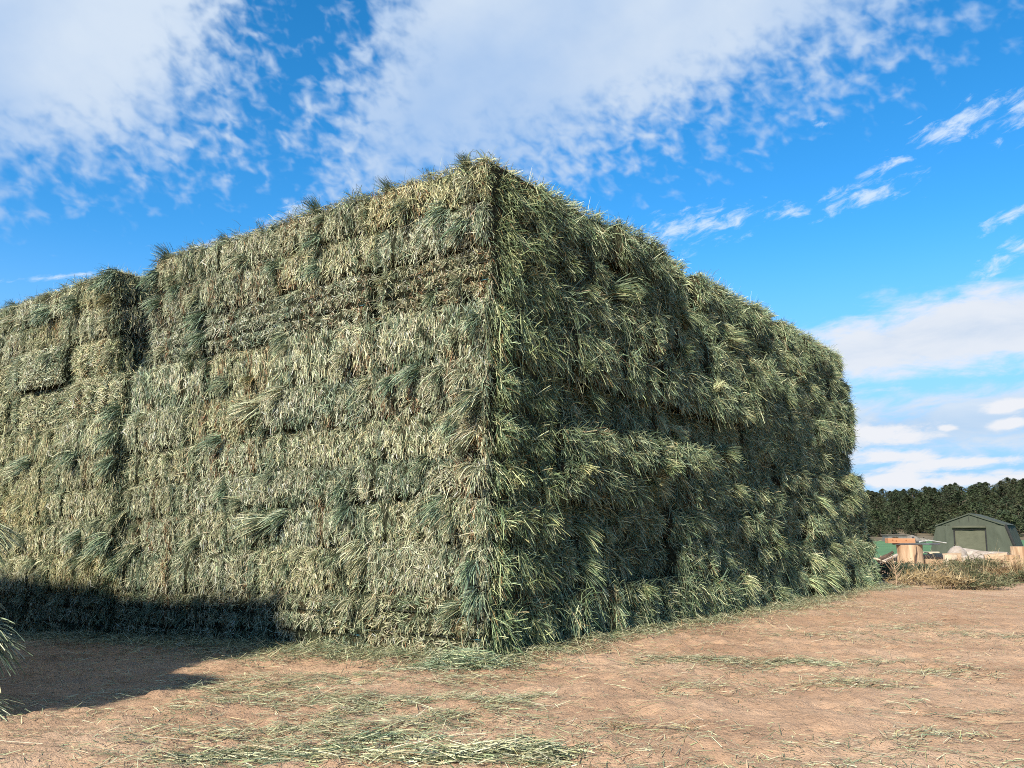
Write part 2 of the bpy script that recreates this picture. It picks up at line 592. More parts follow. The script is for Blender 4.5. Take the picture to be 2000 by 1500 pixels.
gx = axis([(-1500, -200, 100), (-200, -40, 10), (-40, -12, 2), (-12, -4.5, 0.25), (-4.5, 7.5, 0.04), (7.5, 14, 0.2), (14, 40, 1.5), (40, 200, 10), (200, 1500, 100)])
gy = axis([(-400, -20, 20), (-20, 2, 1), (2, 3.6, 0.2), (3.6, 10, 0.04), (10, 20, 0.12), (20, 60, 0.8), (60, 160, 5), (160, 400, 20), (400, 2000, 100)])
XX, YY = np.meshgrid(gx, gy)
ZZ = gz(XX, YY)
nx_, ny_ = len(gx), len(gy)
idx = np.arange(nx_ * ny_).reshape(ny_, nx_)
fq = np.stack([idx[:-1, :-1], idx[:-1, 1:], idx[1:, 1:], idx[1:, :-1]], -1).reshape(-1, 4)
g = obj('ground', mesh_np('ground', np.stack([XX, YY, ZZ], -1).reshape(-1, 3), fq, smooth=True), M_DIRT, kind='structure')


def sheet_np(name, xs, ys, zf, m):
    X, Y = np.meshgrid(xs, ys)
    Z = zf(X, Y)
    i = np.arange(X.size).reshape(X.shape)
    q = np.stack([i[:-1, :-1], i[:-1, 1:], i[1:, 1:], i[1:, :-1]], -1).reshape(-1, 4)
    return obj(name, mesh_np(name, np.stack([X, Y, Z], -1).reshape(-1, 3), q, smooth=True), m, kind='structure')


sheet_np('field', np.linspace(-60, 180, 90), np.linspace(44, 139, 60), lambda x, y: gz(x, y, False) + 0.06 + 0.05 * fbm(x * .7, y * .7, 3), M_FIELD)


def hill_z(x, y):
    u = x / np.maximum(y, 1.0)
    base = 0.27 + 8.8 * (1 + 2.3 * (u - 0.47)) * sstep(y, 128, 236) * sstep(y, 420, 250)
    return base + (fbm(x * 0.03, y * 0.03, 77) - 0.5) * 3.0 * sstep(y, 132, 190) - 0.6 * sstep(y, 133, 128)


sheet_np('hill', np.linspace(-120, 330, 120), np.linspace(126, 430, 90), hill_z, M_HILL)

# ------------------------------------------------------------------ straw meshes for the bales
PAL = {
    'pale': (0.60, 0.585, 0.39), 'straw': (0.46, 0.42, 0.25), 'sage': (0.31, 0.345, 0.215), 'olive': (0.15, 0.165, 0.085),
    'green': (0.08, 0.118, 0.064), 'blue': (0.145, 0.20, 0.142), 'brown': (0.21, 0.14, 0.07), 'rust': (0.32, 0.175, 0.09)}
PK = ['pale', 'straw', 'sage', 'olive', 'green', 'blue', 'brown', 'rust']
PA = np.array([PAL[k_] for k_ in PK])
MIX_S = np.array([0.30, 0.15, 0.32, 0.12, 0.055, 0.03, 0.02, 0.005])
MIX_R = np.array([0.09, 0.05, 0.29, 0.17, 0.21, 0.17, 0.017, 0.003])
MIX_G = np.array([0.06, 0.03, 0.33, 0.10, 0.23, 0.25, 0.0, 0.0])
MIX_P = np.array([0.42, 0.24, 0.22, 0.06, 0.03, 0.02, 0.01, 0.0])
MIX_B = np.array([0.10, 0.22, 0.10, 0.14, 0.02, 0.0, 0.28, 0.14])


def tints(n, mix, rng):
    m_ = np.asarray(mix) / np.sum(mix)
    i = rng.choice(len(PA), size=n, p=m_)
    c = PA[i] * rng.uniform(0.5, 1.3, (n, 1))
    return np.clip(c * rng.normal(1, 0.05, (n, 3)), 0.01, 0.68)


L0, H0, D0 = 1.4, 0.42, 0.95


class Surf:
    """front surface of one bale: flakes side by side, rounded edges, lumps"""
    def __init__(self, seed, edge=False, h=H0, rough=1.0):
        self.r = np.random.default_rng(seed)
        self.seed, self.edge, self.h = seed, edge, h
        cuts = [-L0 / 2]
        while cuts[-1] < L0 / 2:
            cuts.append(cuts[-1] + self.r.uniform(0.06, 0.15))
        self.cuts = np.array(cuts)
        n = len(cuts) + 1
        self.off = self.r.normal(0, 0.011 * rough, n)
        self.lean = self.r.normal(0, 0.20, n)
        self.mix = [MIX_S] * n
        for i in range(n):
            q = self.r.random()
            self.mix[i] = MIX_P if q < 0.36 else MIX_B if q < 0.395 else MIX_G if q < 0.50 else MIX_S
        self.rough = rough
        self.slot = np.where(self.r.random(len(cuts)) < 0.4, self.r.uniform(0.02, 0.05, len(cuts)), 0.0)
        self.wig = self.r.uniform(0, 6, len(cuts))

    def fl(self, x):
        return np.searchsorted(self.cuts, x)

    def y(self, x, z):
        zn = 2 * z / self.h - 1
        xn = 2 * x / L0
        e = -0.078 * np.abs(zn) ** 4 - 0.055 * np.abs(xn) ** 12
        e = e + self.off[self.fl(x)]
        for cu, sl, wg in zip(self.cuts, self.slot, self.wig):
            if sl > 0:
                e = e - sl * np.exp(-((x - cu - 0.012 * np.sin(z * 14 + wg)) / 0.007) ** 2) * sstep(np.sin(z * 9 + wg * 3), -0.5, 0.3)
        e = e + (fbm(x * 3.2 + self.seed * 7.1, z * 4.2, self.seed, 3) - 0.5) * 0.085 * self.rough
        if self.edge:
            for zg in (0.36, 0.70):
                e = e - 0.06 * np.exp(-((z / self.h - zg) / 0.04) ** 2)
        return e


def core_mesh(name, s):
    nx, ny, nz = 26, 5, 10
    xs = np.linspace(-L0 / 2, L0 / 2, nx)
    ys = np.linspace(-D0, 0, ny)
    zs = np.linspace(0, s.h, nz)
    vid, V_, F_ = {}, [], []

    def vert(i, j, k_):
        key = (i, j, k_)
        if key not in vid:
            x, y, z = xs[i], ys[j], zs[k_]
            if j == ny - 1:
                y = float(s.y(np.array(x), np.array(z))) - 0.012
            x2 = x * (1 - 0.015 - 0.02 * abs(2 * z / s.h - 1) ** 4)
            z2 = s.h / 2 + (z - s.h / 2) * (0.985 - 0.02 * abs(2 * x / L0) ** 6)
            vid[key] = len(V_)
            V_.append((x2, y, z2))
        return vid[key]
    for i in range(nx - 1):
        for k_ in range(nz - 1):
            F_.append((vert(i, ny - 1, k_), vert(i, ny - 1, k_ + 1), vert(i + 1, ny - 1, k_ + 1), vert(i + 1, ny - 1, k_)))
            F_.append((vert(i, 0, k_), vert(i + 1, 0, k_), vert(i + 1, 0, k_ + 1), vert(i, 0, k_ + 1)))
    for i in range(nx - 1):
        for j in range(ny - 1):
            F_.append((vert(i, j, 0), vert(i, j + 1, 0), vert(i + 1, j + 1, 0), vert(i + 1, j, 0)))
            F_.append((vert(i, j, nz - 1), vert(i + 1, j, nz - 1), vert(i + 1, j + 1, nz - 1), vert(i, j + 1, nz - 1)))
    for j in range(ny - 1):
        for k_ in range(nz - 1):
            F_.append((vert(0, j, k_), vert(0, j, k_ + 1), vert(0, j + 1, k_ + 1), vert(0, j + 1, k_)))
            F_.append((vert(nx - 1, j, k_), vert(nx - 1, j + 1, k_), vert(nx - 1, j + 1, k_ + 1), vert(nx - 1, j, k_ + 1)))
    me = mesh_np(name, V_, F_)
    me.materials.append(M_CORE_SHADE)
    return me


def cover_smooth(seed, s, horiz=False, n=4800):
    """cut side: short strands lying up and down the face, with a fringe over the upper edge"""
    rng = np.random.default_rng(seed + 500)
    bl = Blades()
    nc = n // 6
    gi = rng.integers(0, nc, n)                                    # strands lie in small wisps
    cx_, cz_ = rng.uniform(-L0 / 2 + 0.01, L0 / 2 - 0.01, nc), rng.uniform(0.005, s.h - 0.005, nc)
    x = np.clip(cx_[gi] + rng.normal(0, 0.012, n), -L0 / 2 + 0.01, L0 / 2 - 0.01)
    z = np.clip(cz_[gi] + rng.normal(0, 0.014, n), 0.005, s.h - 0.005)
    ga, go, gt = rng.normal(0, 0.42, nc), np.abs(rng.normal(0.10, 0.14, nc)), rng.uniform(0.65, 1.3, nc)
    gu = np.where(rng.random(nc) < 0.62, -1.0, 1.0)
    if s.edge:
        keep = np.ones(n, bool)
        for zg in (0.36, 0.70):
            keep &= ~((np.abs(z / s.h - zg) < 0.04) & (rng.random(n) < 0.9))
        x, z, gi = x[keep], z[keep], gi[keep]
        n = len(x)
    fi = s.fl(x)
    P = np.stack([x, s.y(x, z) - 0.012 + rng.uniform(-0.004, 0.016, n), z], -1)
    swirl = (fbm(x * 3.0 + seed, z * 3.0, seed + 3, 3) - 0.5) * 2.6
    ang = rng.normal(0, 0.17, n) + ga[gi] + s.lean[fi] + swirl * 0.6
    if horiz:
        ang = ang * 0.8 + math.pi / 2 * np.where(rng.random(n) < .5, 1, -1)
    if s.edge:
        ang = ang * 1.8
    updown = gu[gi]
    out = np.abs(rng.normal(0, 0.07, n) + go[gi]) + (0.16 if s.edge else 0.0)
    D = np.stack([np.sin(ang), out, np.cos(ang) * updown], -1)
    Lh = rng.uniform(0.025, 0.08, n) * (0.75 if s.edge else 1.0)
    T = np.zeros((n, 3))
    patch = fbm(x * 2.2 + seed * 3.3, z * 2.8, seed + 11, 3)
    for i in np.unique(fi):
        q = fi == i
        T[q] = tints(int(q.sum()), s.mix[i], rng)
    grn = patch > 0.62
    T[grn] = tints(int(grn.sum()), MIX_G, rng)
    brn = patch < 0.27
    T[brn] = tints(int(brn.sum()), MIX_B * 0.6 + MIX_S * 0.4, rng)
    bl.add(P, D, Lh, rng.uniform(0.0032, 0.0062, n), np.clip(T * gt[gi][:, None], 0, 0.62), droop=0.06, curl=0.10, nseg=2, rng=rng, taper=0.35)
    # longer loose strands standing off the face
    m_ = 150
    x = rng.uniform(-L0 / 2, L0 / 2, m_)
    z = rng.uniform(0.02, s.h, m_)
    P = np.stack([x, s.y(x, z) - 0.01, z], -1)
    D = np.stack([rng.normal(0, 0.8, m_), rng.uniform(0.2, 0.9, m_), rng.normal(-0.3, 0.7, m_)], -1)
    bl.add(P, D, rng.uniform(0.05, 0.14, m_), rng.uniform(0.0035, 0.006, m_), tints(m_, MIX_P * .5 + MIX_S * .5, rng), droop=0.25, curl=0.14, nseg=3, rng=rng, taper=0.45)
    # fringe folding over the upper edge, and strands hanging at the lower edge and the ends
    m_ = 380
    x = rng.uniform(-L0 / 2, L0 / 2, m_)
    wav = fbm(x * 2.5 + seed, x * 0 + 2.0, seed + 4, 3)
    k_ = wav > 0.42
    x = x[k_]
    m_ = len(x)
    z = s.h - rng.uniform(-0.012, 0.05, m_)
    P = np.stack([x, s.y(x, np.minimum(z, s.h)) + rng.uniform(-0.04, 0.015, m_), z], -1)
    D = np.stack([rng.normal(0, 0.5, m_), rng.uniform(0.35, 1.0, m_), rng.normal(0.0, 0.4, m_)], -1)
    bl.add(P, D, rng.uniform(0.035, 0.09, m_), rng.uniform(0.0035, 0.0065, m_), tints(m_, MIX_P * .45 + MIX_S * .55, rng), droop=0.45, curl=0.14, nseg=3, rng=rng, taper=0.45)
    m_ = 300
    sx = np.where(rng.random(m_) < .5, -1, 1)
    x = sx * (L0 / 2 - rng.uniform(0, 0.05, m_))
    z = rng.uniform(0.02, s.h, m_)
    P = np.stack([x, rng.uniform(-0.12, 0.0, m_) - 0.02, z], -1)
    D = np.stack([sx * rng.uniform(0.1, 0.9, m_), rng.uniform(0.2, 1.0, m_), rng.normal(-0.3, 0.5, m_)], -1)
    bl.add(P, D, rng.uniform(0.05, 0.14, m_), rng.uniform(0.0035, 0.006, m_), tints(m_, MIX_R, rng), droop=0.3, curl=0.14, nseg=3, rng=rng, taper=0.45)
    me = bl.mesh('straw')
    me.materials.append(M_STRAW)
    return me


def tuft_blades(bl, rng, root, axis_, n, lmin, lmax, spread, mix, droop=(0.12, 0.5), wid=(0.0045, 0.0095), nseg=3, rsize=0.035):
    axis_ = unit(np.asarray(axis_, float))
    P = np.asarray(root) + rng.normal(0, rsize, (n, 3)) * np.array([1, 0.4, 1])
    D = axis_ + rng.normal(0, spread, (n, 3))
    D[:, 1] = np.maximum(D[:, 1], 0.06)
    c = tints(n, mix, rng)
    bl.add(P, D, rng.uniform(lmin, lmax, n), rng.uniform(wid[0], wid[1], n), c, droop=rng.uniform(droop[0], droop[1], n), curl=0.07, nseg=nseg, rng=rng, taper=0.4)


def cover_shaggy(seed, s, n=1900, nt_=8):
    """folded side: tangled strands pushed out of the bale in drooping tufts"""
    rng = np.random.default_rng(seed + 900)
    bl = Blades()
    x = rng.uniform(-L0 / 2, L0 / 2, n)
    z = rng.uniform(0.0, s.h, n)
    P = np.stack([x, s.y(x, z) - 0.012, z], -1)
    sw = (fbm(x * 2.6 + seed, z * 3.5, seed + 3, 3) - 0.5) * 5.0
    ang = rng.normal(0, 0.7, n) + sw
    D = np.stack([np.sin(ang) * 0.9, np.abs(rng.normal(0.45, 0.3, n)), -np.cos(ang)], -1)
    gp = fbm(x * 1.8 + seed * 1.7, z * 2.2, seed + 19, 3)
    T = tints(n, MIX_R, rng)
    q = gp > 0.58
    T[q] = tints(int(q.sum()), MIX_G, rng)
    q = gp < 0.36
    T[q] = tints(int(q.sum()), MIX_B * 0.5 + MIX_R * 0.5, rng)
    bl.add(P, D, rng.uniform(0.03, 0.13, n), rng.uniform(0.004, 0.0085, n), T, droop=0.1, curl=0.12, nseg=2, rng=rng, taper=0.4)
    m_ = 650
    x = rng.uniform(-L0 / 2, L0 / 2, m_)
    z = rng.uniform(0.0, s.h, m_)
    P = np.stack([x, s.y(x, z) - 0.01, z], -1)
    sw = (fbm(x * 1.7 + seed, z * 2.5, seed + 8, 2) - 0.5) * 4.0
    D = np.stack([np.sin(sw) * 0.8 + rng.normal(0, 0.75, m_), rng.uniform(0.15, 0.9, m_), rng.normal(-0.3, 0.8, m_)], -1)
    bl.add(P, D, rng.uniform(0.06, 0.20, m_), rng.uniform(0.004, 0.008, m_), tints(m_, MIX_R, rng), droop=rng.uniform(0.02, 0.4, m_), curl=0.08, nseg=3, rng=rng, taper=0.4)
    for _ in range(nt_):
        x = rng.uniform(-L0 / 2 + 0.05, L0 / 2 - 0.05)
        z = rng.uniform(0.12, s.h - 0.01)
        mix = [MIX_R, MIX_G, MIX_P, MIX_R, MIX_S][rng.integers(5)]
        tuft_blades(bl, rng, (x, float(s.y(np.array(x), np.array(z))) - 0.015, z), (rng.normal(-0.05, 0.8), rng.uniform(0.12, 0.6), rng.normal(-0.5, 0.55)),
                    int(rng.integers(10, 40)), 0.06, rng.uniform(0.13, 0.26), 0.36, mix)
    me = bl.mesh('straw')
    me.materials.append(M_STRAW)
    return me


def cover_top(seed):
    rng = np.random.default_rng(seed + 1300)
    bl = Blades()
    n = 1500
    x = rng.uniform(-L0 / 2, L0 / 2, n)
    y = -rng.power(0.6, n)[::-1] * 0.55
    y = -np.abs(rng.normal(0, 0.22, n))
    lump = fbm(x * 3 + seed, y * 3, seed, 3)
    P = np.stack([x, y, -0.012 + 0.06 * np.clip(lump - 0.45, 0, 1)], -1)
    D = np.stack([rng.normal(0, 0.8, n), rng.normal(0.25, 0.6, n), np.abs(rng.normal(0.35, 0.3, n))], -1)
    bl.add(P, D, rng.uniform(0.05, 0.13, n), rng.uniform(0.0035, 0.0065, n), tints(n, MIX_S * .6 + MIX_R * .4, rng), droop=0.35, curl=0.2, nseg=2, rng=rng)
    for _ in range(5):
        x = rng.uniform(-L0 / 2, L0 / 2)
        tuft_blades(bl, rng, (x, rng.uniform(-0.12, 0.0), 0.0), (rng.normal(0, 0.5), 0.4, rng.uniform(0.3, 0.9)), int(rng.integers(18, 40)), 0.08, 0.19, 0.35, MIX_R, (0.2, 0.7), (0.0035, 0.006), 3)
    m_ = 22
    P = np.stack([rng.uniform(-L0 / 2, L0 / 2, m_), rng.uniform(-0.2, 0, m_), np.zeros(m_)], -1)
    D = np.stack([rng.normal(0, 0.45, m_), rng.normal(0, 0.35, m_), np.ones(m_)], -1)
    bl.add(P, D, rng.uniform(0.08, 0.2, m_), 0.003, tints(m_, MIX_R, rng), droop=0.1, curl=0.15, nseg=3, rng=rng)
    me = bl.mesh('straw_top')
    me.materials.append(M_STRAW)
    return me


def tuft_mesh(seed, n, lmin, lmax, spread, mix, wid=(0.0045, 0.009)):
    rng = np.random.default_rng(seed + 1700)
    bl = Blades()
    tuft_blades(bl, rng, (0, -0.02, 0), (0, 0.7, -0.1), n, lmin, lmax, spread, mix, (0.2, 0.6), wid, 4, 0.03)
    tuft_blades(bl, rng, (0, -0.01, -0.02), (rng.normal(0, .3), 0.8, -0.5), n // 2, lmin * .7, lmax * .8, spread * 1.3, mix, (0.1, 0.5), wid, 3, 0.04)
    me = bl.mesh('tuft')
    me.materials.append(M_STRAW)
    return me


NS, NE, NRV = 10, 5, 13
SUR_S = [Surf(i + 1) for i in range(NS)]
SUR_E = [Surf(i + 41, True, 0.52) for i in range(NE)]
SUR_R = [Surf(i + 81, False, H0, 2.2) for i in range(NRV)]
KIT_S = [(core_mesh('hay_core', s), cover_smooth(s.seed, s)) for s in SUR_S]
KIT_H = [(core_mesh('hay_core', s), cover_smooth(s.seed + 7, s, True)) for s in SUR_S[:2]]
KIT_E = [(core_mesh('hay_core', s), cover_smooth(s.seed, s, False, 5000)) for s in SUR_E]
KIT_R = [(core_mesh('hay_core', s), cover_shaggy(s.seed, s)) for s in SUR_R]
KIT_T = [cover_top(i) for i in range(5)]
TUFT_G = [tuft_mesh(i, 80, 0.14, 0.30, 0.24, MIX_G) for i in range(4)]
TUFT_P = [tuft_mesh(i + 10, 64, 0.14, 0.27, 0.20, MIX_P * .5 + MIX_S * .5) for i in range(4)]
TUFT_R = [tuft_mesh(i + 20, 90, 0.15, 0.33, 0.27, MIX_R) for i in range(4)]


def twine_mesh():
    mb = MB()
    for zg in (0.36, 0.70):
        mb.tube([(x, -0.035 + 0.004 * math.sin(x * 9), 0.52 * zg + 0.004 * math.sin(x * 5 + 1)) for x in np.linspace(-L0 / 2 + .02, L0 / 2 - .02, 12)], [0.0035] * 12, 5)
    me = bpy.data.meshes.new('twine')
    me.from_pydata(mb.v, [], mb.f)
    me.materials.append(M_TWINE)
    return me


TWINE = twine_mesh()

ORD = ['bottom', 'second', 'third', 'fourth', 'fifth', 'sixth', 'seventh', 'eighth', 'ninth', 'top']
NTH = ['corner', 'second', 'third', 'fourth', 'fifth', 'sixth', 'seventh', 'eighth', 'ninth', 'tenth', 'eleventh', 'twelfth']
COUNTER = [0]


def place(root, o_xy, xaxis, yaxis, z, tilt=0.0, turn=0.0):
    m_ = Matrix(((xaxis[0], yaxis[0], 0, o_xy[0]), (xaxis[1], yaxis[1], 0, o_xy[1]), (0, 0, 1, z), (0, 0, 0, 1)))
    root.matrix_world = m_ @ Matrix.Rotation(turn, 4, 'Z') @ Matrix.Rotation(tilt, 4, 'Y')


def bale(o_xy, xaxis, yaxis, z, length, height, depth, kit, label, group, tone=(1, 1, 1), side=None, top=False, e_row=False, turn=0.0, tilt=0.0, side_tone=None, twine=True, side_smooth=False):
    """one bale: packed body, straw over its open faces"""
    core, cov = kit
    hh = 0.52 if e_row else H0
    root = bpy.data.objects.new('hay_bale', core)
    COL.objects.link(root)
    place(root, o_xy, xaxis, yaxis, z, tilt, turn)
    flip = -1 if random.random() < 0.5 else 1
    root.scale = (flip * length / L0, depth / D0, height / hh)
    root.color = (*tone, 1)
    tag(root, label, 'hay bale', group)

    def part(name, me, mloc, tone_=tone, stuff=True):
        o = bpy.data.objects.new(name, me)
        COL.objects.link(o)
        o.parent = root
        o.matrix_parent_inverse = Matrix.Identity(4)
        # undo the body's stretch in depth so that strands keep their shape
        inv = Matrix.Diagonal((1 / root.scale.x, 1 / root.scale.y, 1 / root.scale.z, 1))
        o.matrix_basis = inv @ mloc
        o.color = (*tone_, 1)
        if stuff:
            o['kind'] = 'stuff'
        return o
    part('straw', cov, Matrix.Diagonal((flip * length / L0, 1, height / hh, 1)))
    if side:
        for sx in side:
            me = random.choice(KIT_S if side_smooth else KIT_R)[1]
            mm = Matrix.Translation((sx * (length / 2 + 0.022), -depth / 2 - 0.05, 0)) @ Matrix.Rotation(-sx * math.pi / 2, 4, 'Z') @ Matrix.Diagonal((depth * 0.94 / L0 * random.choice((-1, 1)), 1, height / H0, 1))
            part('side_straw', me, mm, side_tone or tone)
    if top:
        part('straw_top', random.choice(KIT_T), Matrix.Translation((0, 0, height)) @ Matrix.Diagonal((length / L0 * random.choice((-1, 1)), 1, 1, 1)))
        if side:
            sx = side[0]
            part('straw_top', random.choice(KIT_T), Matrix.Translation((sx * length / 2, -depth / 2, height)) @ Matrix.Rotation(-sx * math.pi / 2, 4, 'Z') @ Matrix.Diagonal((depth / L0, 1, 1, 1)))
    if e_row and twine:
        part('twine', TWINE, Matrix.Diagonal((length / L0, 1, height / hh, 1)), stuff=False)
    root['_part'] = 0
    del root['_part']
    root_part[root.name] = part
    return root


root_part = {}


def tone_of(rng, warm=0.0, dark=0.0):
    k_ = rng.uniform(0.88, 1.08) * (1 - dark)
    w_ = rng.normal(0, 0.03) + warm
    return (k_ * (1 + w_), k_ * (1 + w_ * 0.3), k_ * (1 - w_ * 1.2))


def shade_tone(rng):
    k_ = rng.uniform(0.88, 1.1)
    return (k_ * 0.93, k_ * 1.0, k_ * 0.90)  # green tint in the colour offsets blue skylight on the shaded wall


ROWS = [0.0, 0.523, 0.948, 1.347, 1.722, 2.123, 2.567, 3.10, 3.598, 3.994, 4.40]
TRNG = np.random.default_rng(99)
C2 = np.array([CX, CY])
A2, B2, NL2, NR2 = ADIR[:2], BDIR[:2], NL[:2], NR[:2]
LEFT, RIGHT = [], []


def zrow(k_, l):
    z = ROWS[k_]
    return z * (4.40 + 0.04 * l) / 4.40 - 0.04 * l


# --- sunlit wall, main stack
for r_ in range(10):
    e_row = r_ in (0, 7)
    seams = [0.0] + [1.43 * (i + 1) + TRNG.uniform(-0.13, 0.13) + (0.1 if r_ % 2 else 0) for i in range(3)] + [5.62 - (0.34 if r_ >= 7 else 0) + TRNG.uniform(-.04, .04)]
    off_row = TRNG.normal(0, 0.012)
    for c_ in range(4):
        l0, l1 = seams[c_], seams[c_ + 1]
        gap = 0.012
        if r_ == 7 and c_ == 0:
            l1 -= 0.10
        if r_ in (0, 1) and c_ == 0:
            l1 -= 0.06
        lm = (l0 + l1) / 2
        z0, z1 = zrow(r_, lm), zrow(r_ + 1, lm)
        off = off_row + TRNG.normal(0, 0.026)
        if c_ == 0 and r_ == 2:
            off -= 0.02
        p = C2 + A2 * lm + NL2 * off
        depth = (1.08 + TRNG.uniform(-.06, .06)) if c_ == 0 else 0.95
        kit = KIT_E[int(TRNG.integers(NE))] if e_row else KIT_S[int(TRNG.integers(NS))]
        what = 'twine-grooved bale' if e_row else 'smooth bale'
        if c_ == 0:
            lab = '%s at the corner of the big stack, %s row%s' % (what, ORD[r_], '' if r_ in (0, 9) else ' up')
        else:
            lab = '%s, %s row%s, %s from the corner on the sunlit left face' % (what, ORD[r_], '' if r_ in (0, 9) else ' up', NTH[c_])
        rt = bale(p, A2, NL2, z0 - (0.03 if r_ == 0 else 0), l1 - l0 - gap, z1 - z0 - 0.006 + (0.03 if r_ == 0 else 0), depth, kit, lab, 'bales on the sunlit face of the big stack',
                  tone_of(TRNG, 0.0, 0.06 if e_row else 0.0), side=(-1,) if c_ == 0 else None, top=(r_ == 9), e_row=e_row,
                  turn=TRNG.normal(0, 0.010), side_tone=(0.93, 1.0, 0.82))  # side straw tinted against the blue skylight too
        LEFT.append((rt, l0, l1, z0, z1, r_))
# --- sunlit wall, neighbouring stack on the far left
for r_ in range(10):
    e_row = r_ in (0, 7)
    start = 5.66 if r_ < 7 else 5.94
    seams = [start + TRNG.uniform(0, 0.03)] + [5.75 + 1.42 * (i + 1) + TRNG.uniform(-0.14, 0.14) for i in range(3)]
    for c_ in range(3):
        l0, l1 = seams[c_], seams[c_ + 1]
        lm = (l0 + l1) / 2
        z0, z1 = zrow(r_, lm), zrow(r_ + 1, lm) - 0.03 * (r_ == 9)
        p = C2 + A2 * lm + NL2 * (0.10 + TRNG.normal(0, 0.035))
        kit = KIT_E[int(TRNG.integers(NE))] if e_row and r_ == 0 else KIT_S[int(TRNG.integers(NS))]
        er = e_row and r_ == 0
        if r_ in (6, 7):
            kit = KIT_H[int(TRNG.integers(2))]
        lab = 'straw-yellow bale, %s row%s, %s in the stack left of the dark gap' % (ORD[r_], '' if r_ in (0, 9) else ' up', ['first', 'second', 'third'][c_])
        rt = bale(p, A2, NL2, z0 - (0.03 if r_ == 0 else 0), l1 - l0 - 0.012, z1 - z0 - 0.006 + (0.03 if r_ == 0 else 0), 0.95, kit, lab, 'bales in the stack left of the gap',
                  tone_of(TRNG, 0.05), side=(-1,) if c_ == 0 else None, side_smooth=(r_ >= 7), top=(r_ == 9), e_row=er, turn=TRNG.normal(0, 0.012))
        LEFT.append((rt, l0, l1, z0, z1, r_))
# --- shaded wall: shaggy bales behind the corner bales
ROFF = [0.04, 0.0, -0.03, 0.02, 0.03, -0.07, 0.06, 0.03, 0.0, -0.02]
REND = [12.25, 12.3, 12.2, 12.25, 12.1, 11.95, 11.6, 11.85, 11.75, 11.45]
for r_ in range(10):
    n = 9
    r0 = 1.10
    seams = [r0] + [r0 + (REND[r_] - r0) * (i + 1) / n + TRNG.uniform(-0.14, 0.14) for i in range(n - 1)] + [REND[r_]]
    for c_ in range(n):
        a0, a1 = seams[c_], seams[c_ + 1]
        rm = (a0 + a1) / 2
        z0, z1 = ROWS[r_], ROWS[r_ + 1]
        if r_ == 9:
            z1 += [0.05, 0.05, 0.15, 0.03, 0.05, 0.13, 0.07, 0.03, 0.0][c_]
        off = ROFF[r_] + TRNG.normal(0, 0.045)
        if r_ in (3, 4) and c_ == 0:
            off += 0.07
        if r_ in (1, 2, 3) and c_ == 1:
            off -= 0.05
        if r_ < 3 and c_ > 5:
            off += 0.05
        p = C2 + B2 * rm + NR2 * off
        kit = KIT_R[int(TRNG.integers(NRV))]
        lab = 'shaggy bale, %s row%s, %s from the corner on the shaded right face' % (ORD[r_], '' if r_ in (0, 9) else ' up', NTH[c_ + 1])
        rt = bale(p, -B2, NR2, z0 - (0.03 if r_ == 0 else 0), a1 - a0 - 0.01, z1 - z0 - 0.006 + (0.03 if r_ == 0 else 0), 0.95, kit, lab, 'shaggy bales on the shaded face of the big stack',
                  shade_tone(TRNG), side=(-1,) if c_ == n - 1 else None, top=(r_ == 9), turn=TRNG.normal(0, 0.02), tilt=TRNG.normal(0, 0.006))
        RIGHT.append((rt, a0, a1, z0, z1, r_))
# --- the near stack that just touches the left edge of the view
NC = np.array([-3.02, 5.22])
near_rows = [-0.06, 0.36, 0.78, 1.20, 1.62, 2.04, 2.46]
for r_ in range(7):
    x0 = [0.0, 0.02, 0.05, 0.95, 1.05, 1.15, 1.5][r_]
    for c_ in range(6):
        ln = 1.42 + TRNG.uniform(-.06, .06)
        lm = x0 + ln / 2
        p = NC + A2 * lm + B2 * TRNG.normal(0, 0.02)
        lab = 'bale in the near stack at the left edge, %s row%s, %s from its corner' % (ORD[r_] if r_ < 6 else 'top', '' if r_ in (0, 6) else ' up', ['first', 'second', 'third', 'fourth', 'fifth', 'sixth'][c_])
        rt = bale(p, NR2, B2, near_rows[r_], ln - 0.012, 0.414 + (TRNG.uniform(-0.26, -0.06) if r_ == 6 else 0), 0.95, KIT_S[int(TRNG.integers(NS))], lab, 'bales in the near stack at the left edge', tone_of(TRNG),
                  side=(1,) if c_ == 0 else None, top=(r_ >= 5))
        x0 += ln
        if c_ == 0:
            for _ in range(2):
                me = random.choice(TUFT_R + TUFT_G)
                root_part[rt.name]('tuft', me, Matrix.Translation((ln / 2 - 0.03, -random.uniform(0.0, 0.3), random.uniform(0.1, 0.36))) @ Matrix.Rotation(-math.pi / 2 + random.uniform(0.0, 0.9), 4, 'Z'))


# --- packed bales hidden inside the stack
def inner(l0, l1, r0, r1, z0, z1):
    pts = []
    for z in (z0, z1):
        for l, r_ in ((l0, r0), (l1, r0), (l1, r1), (l0, r1)):
            q = C2 + A2 * l + B2 * r_
            pts.append((q[0], q[1], z))
    return pts


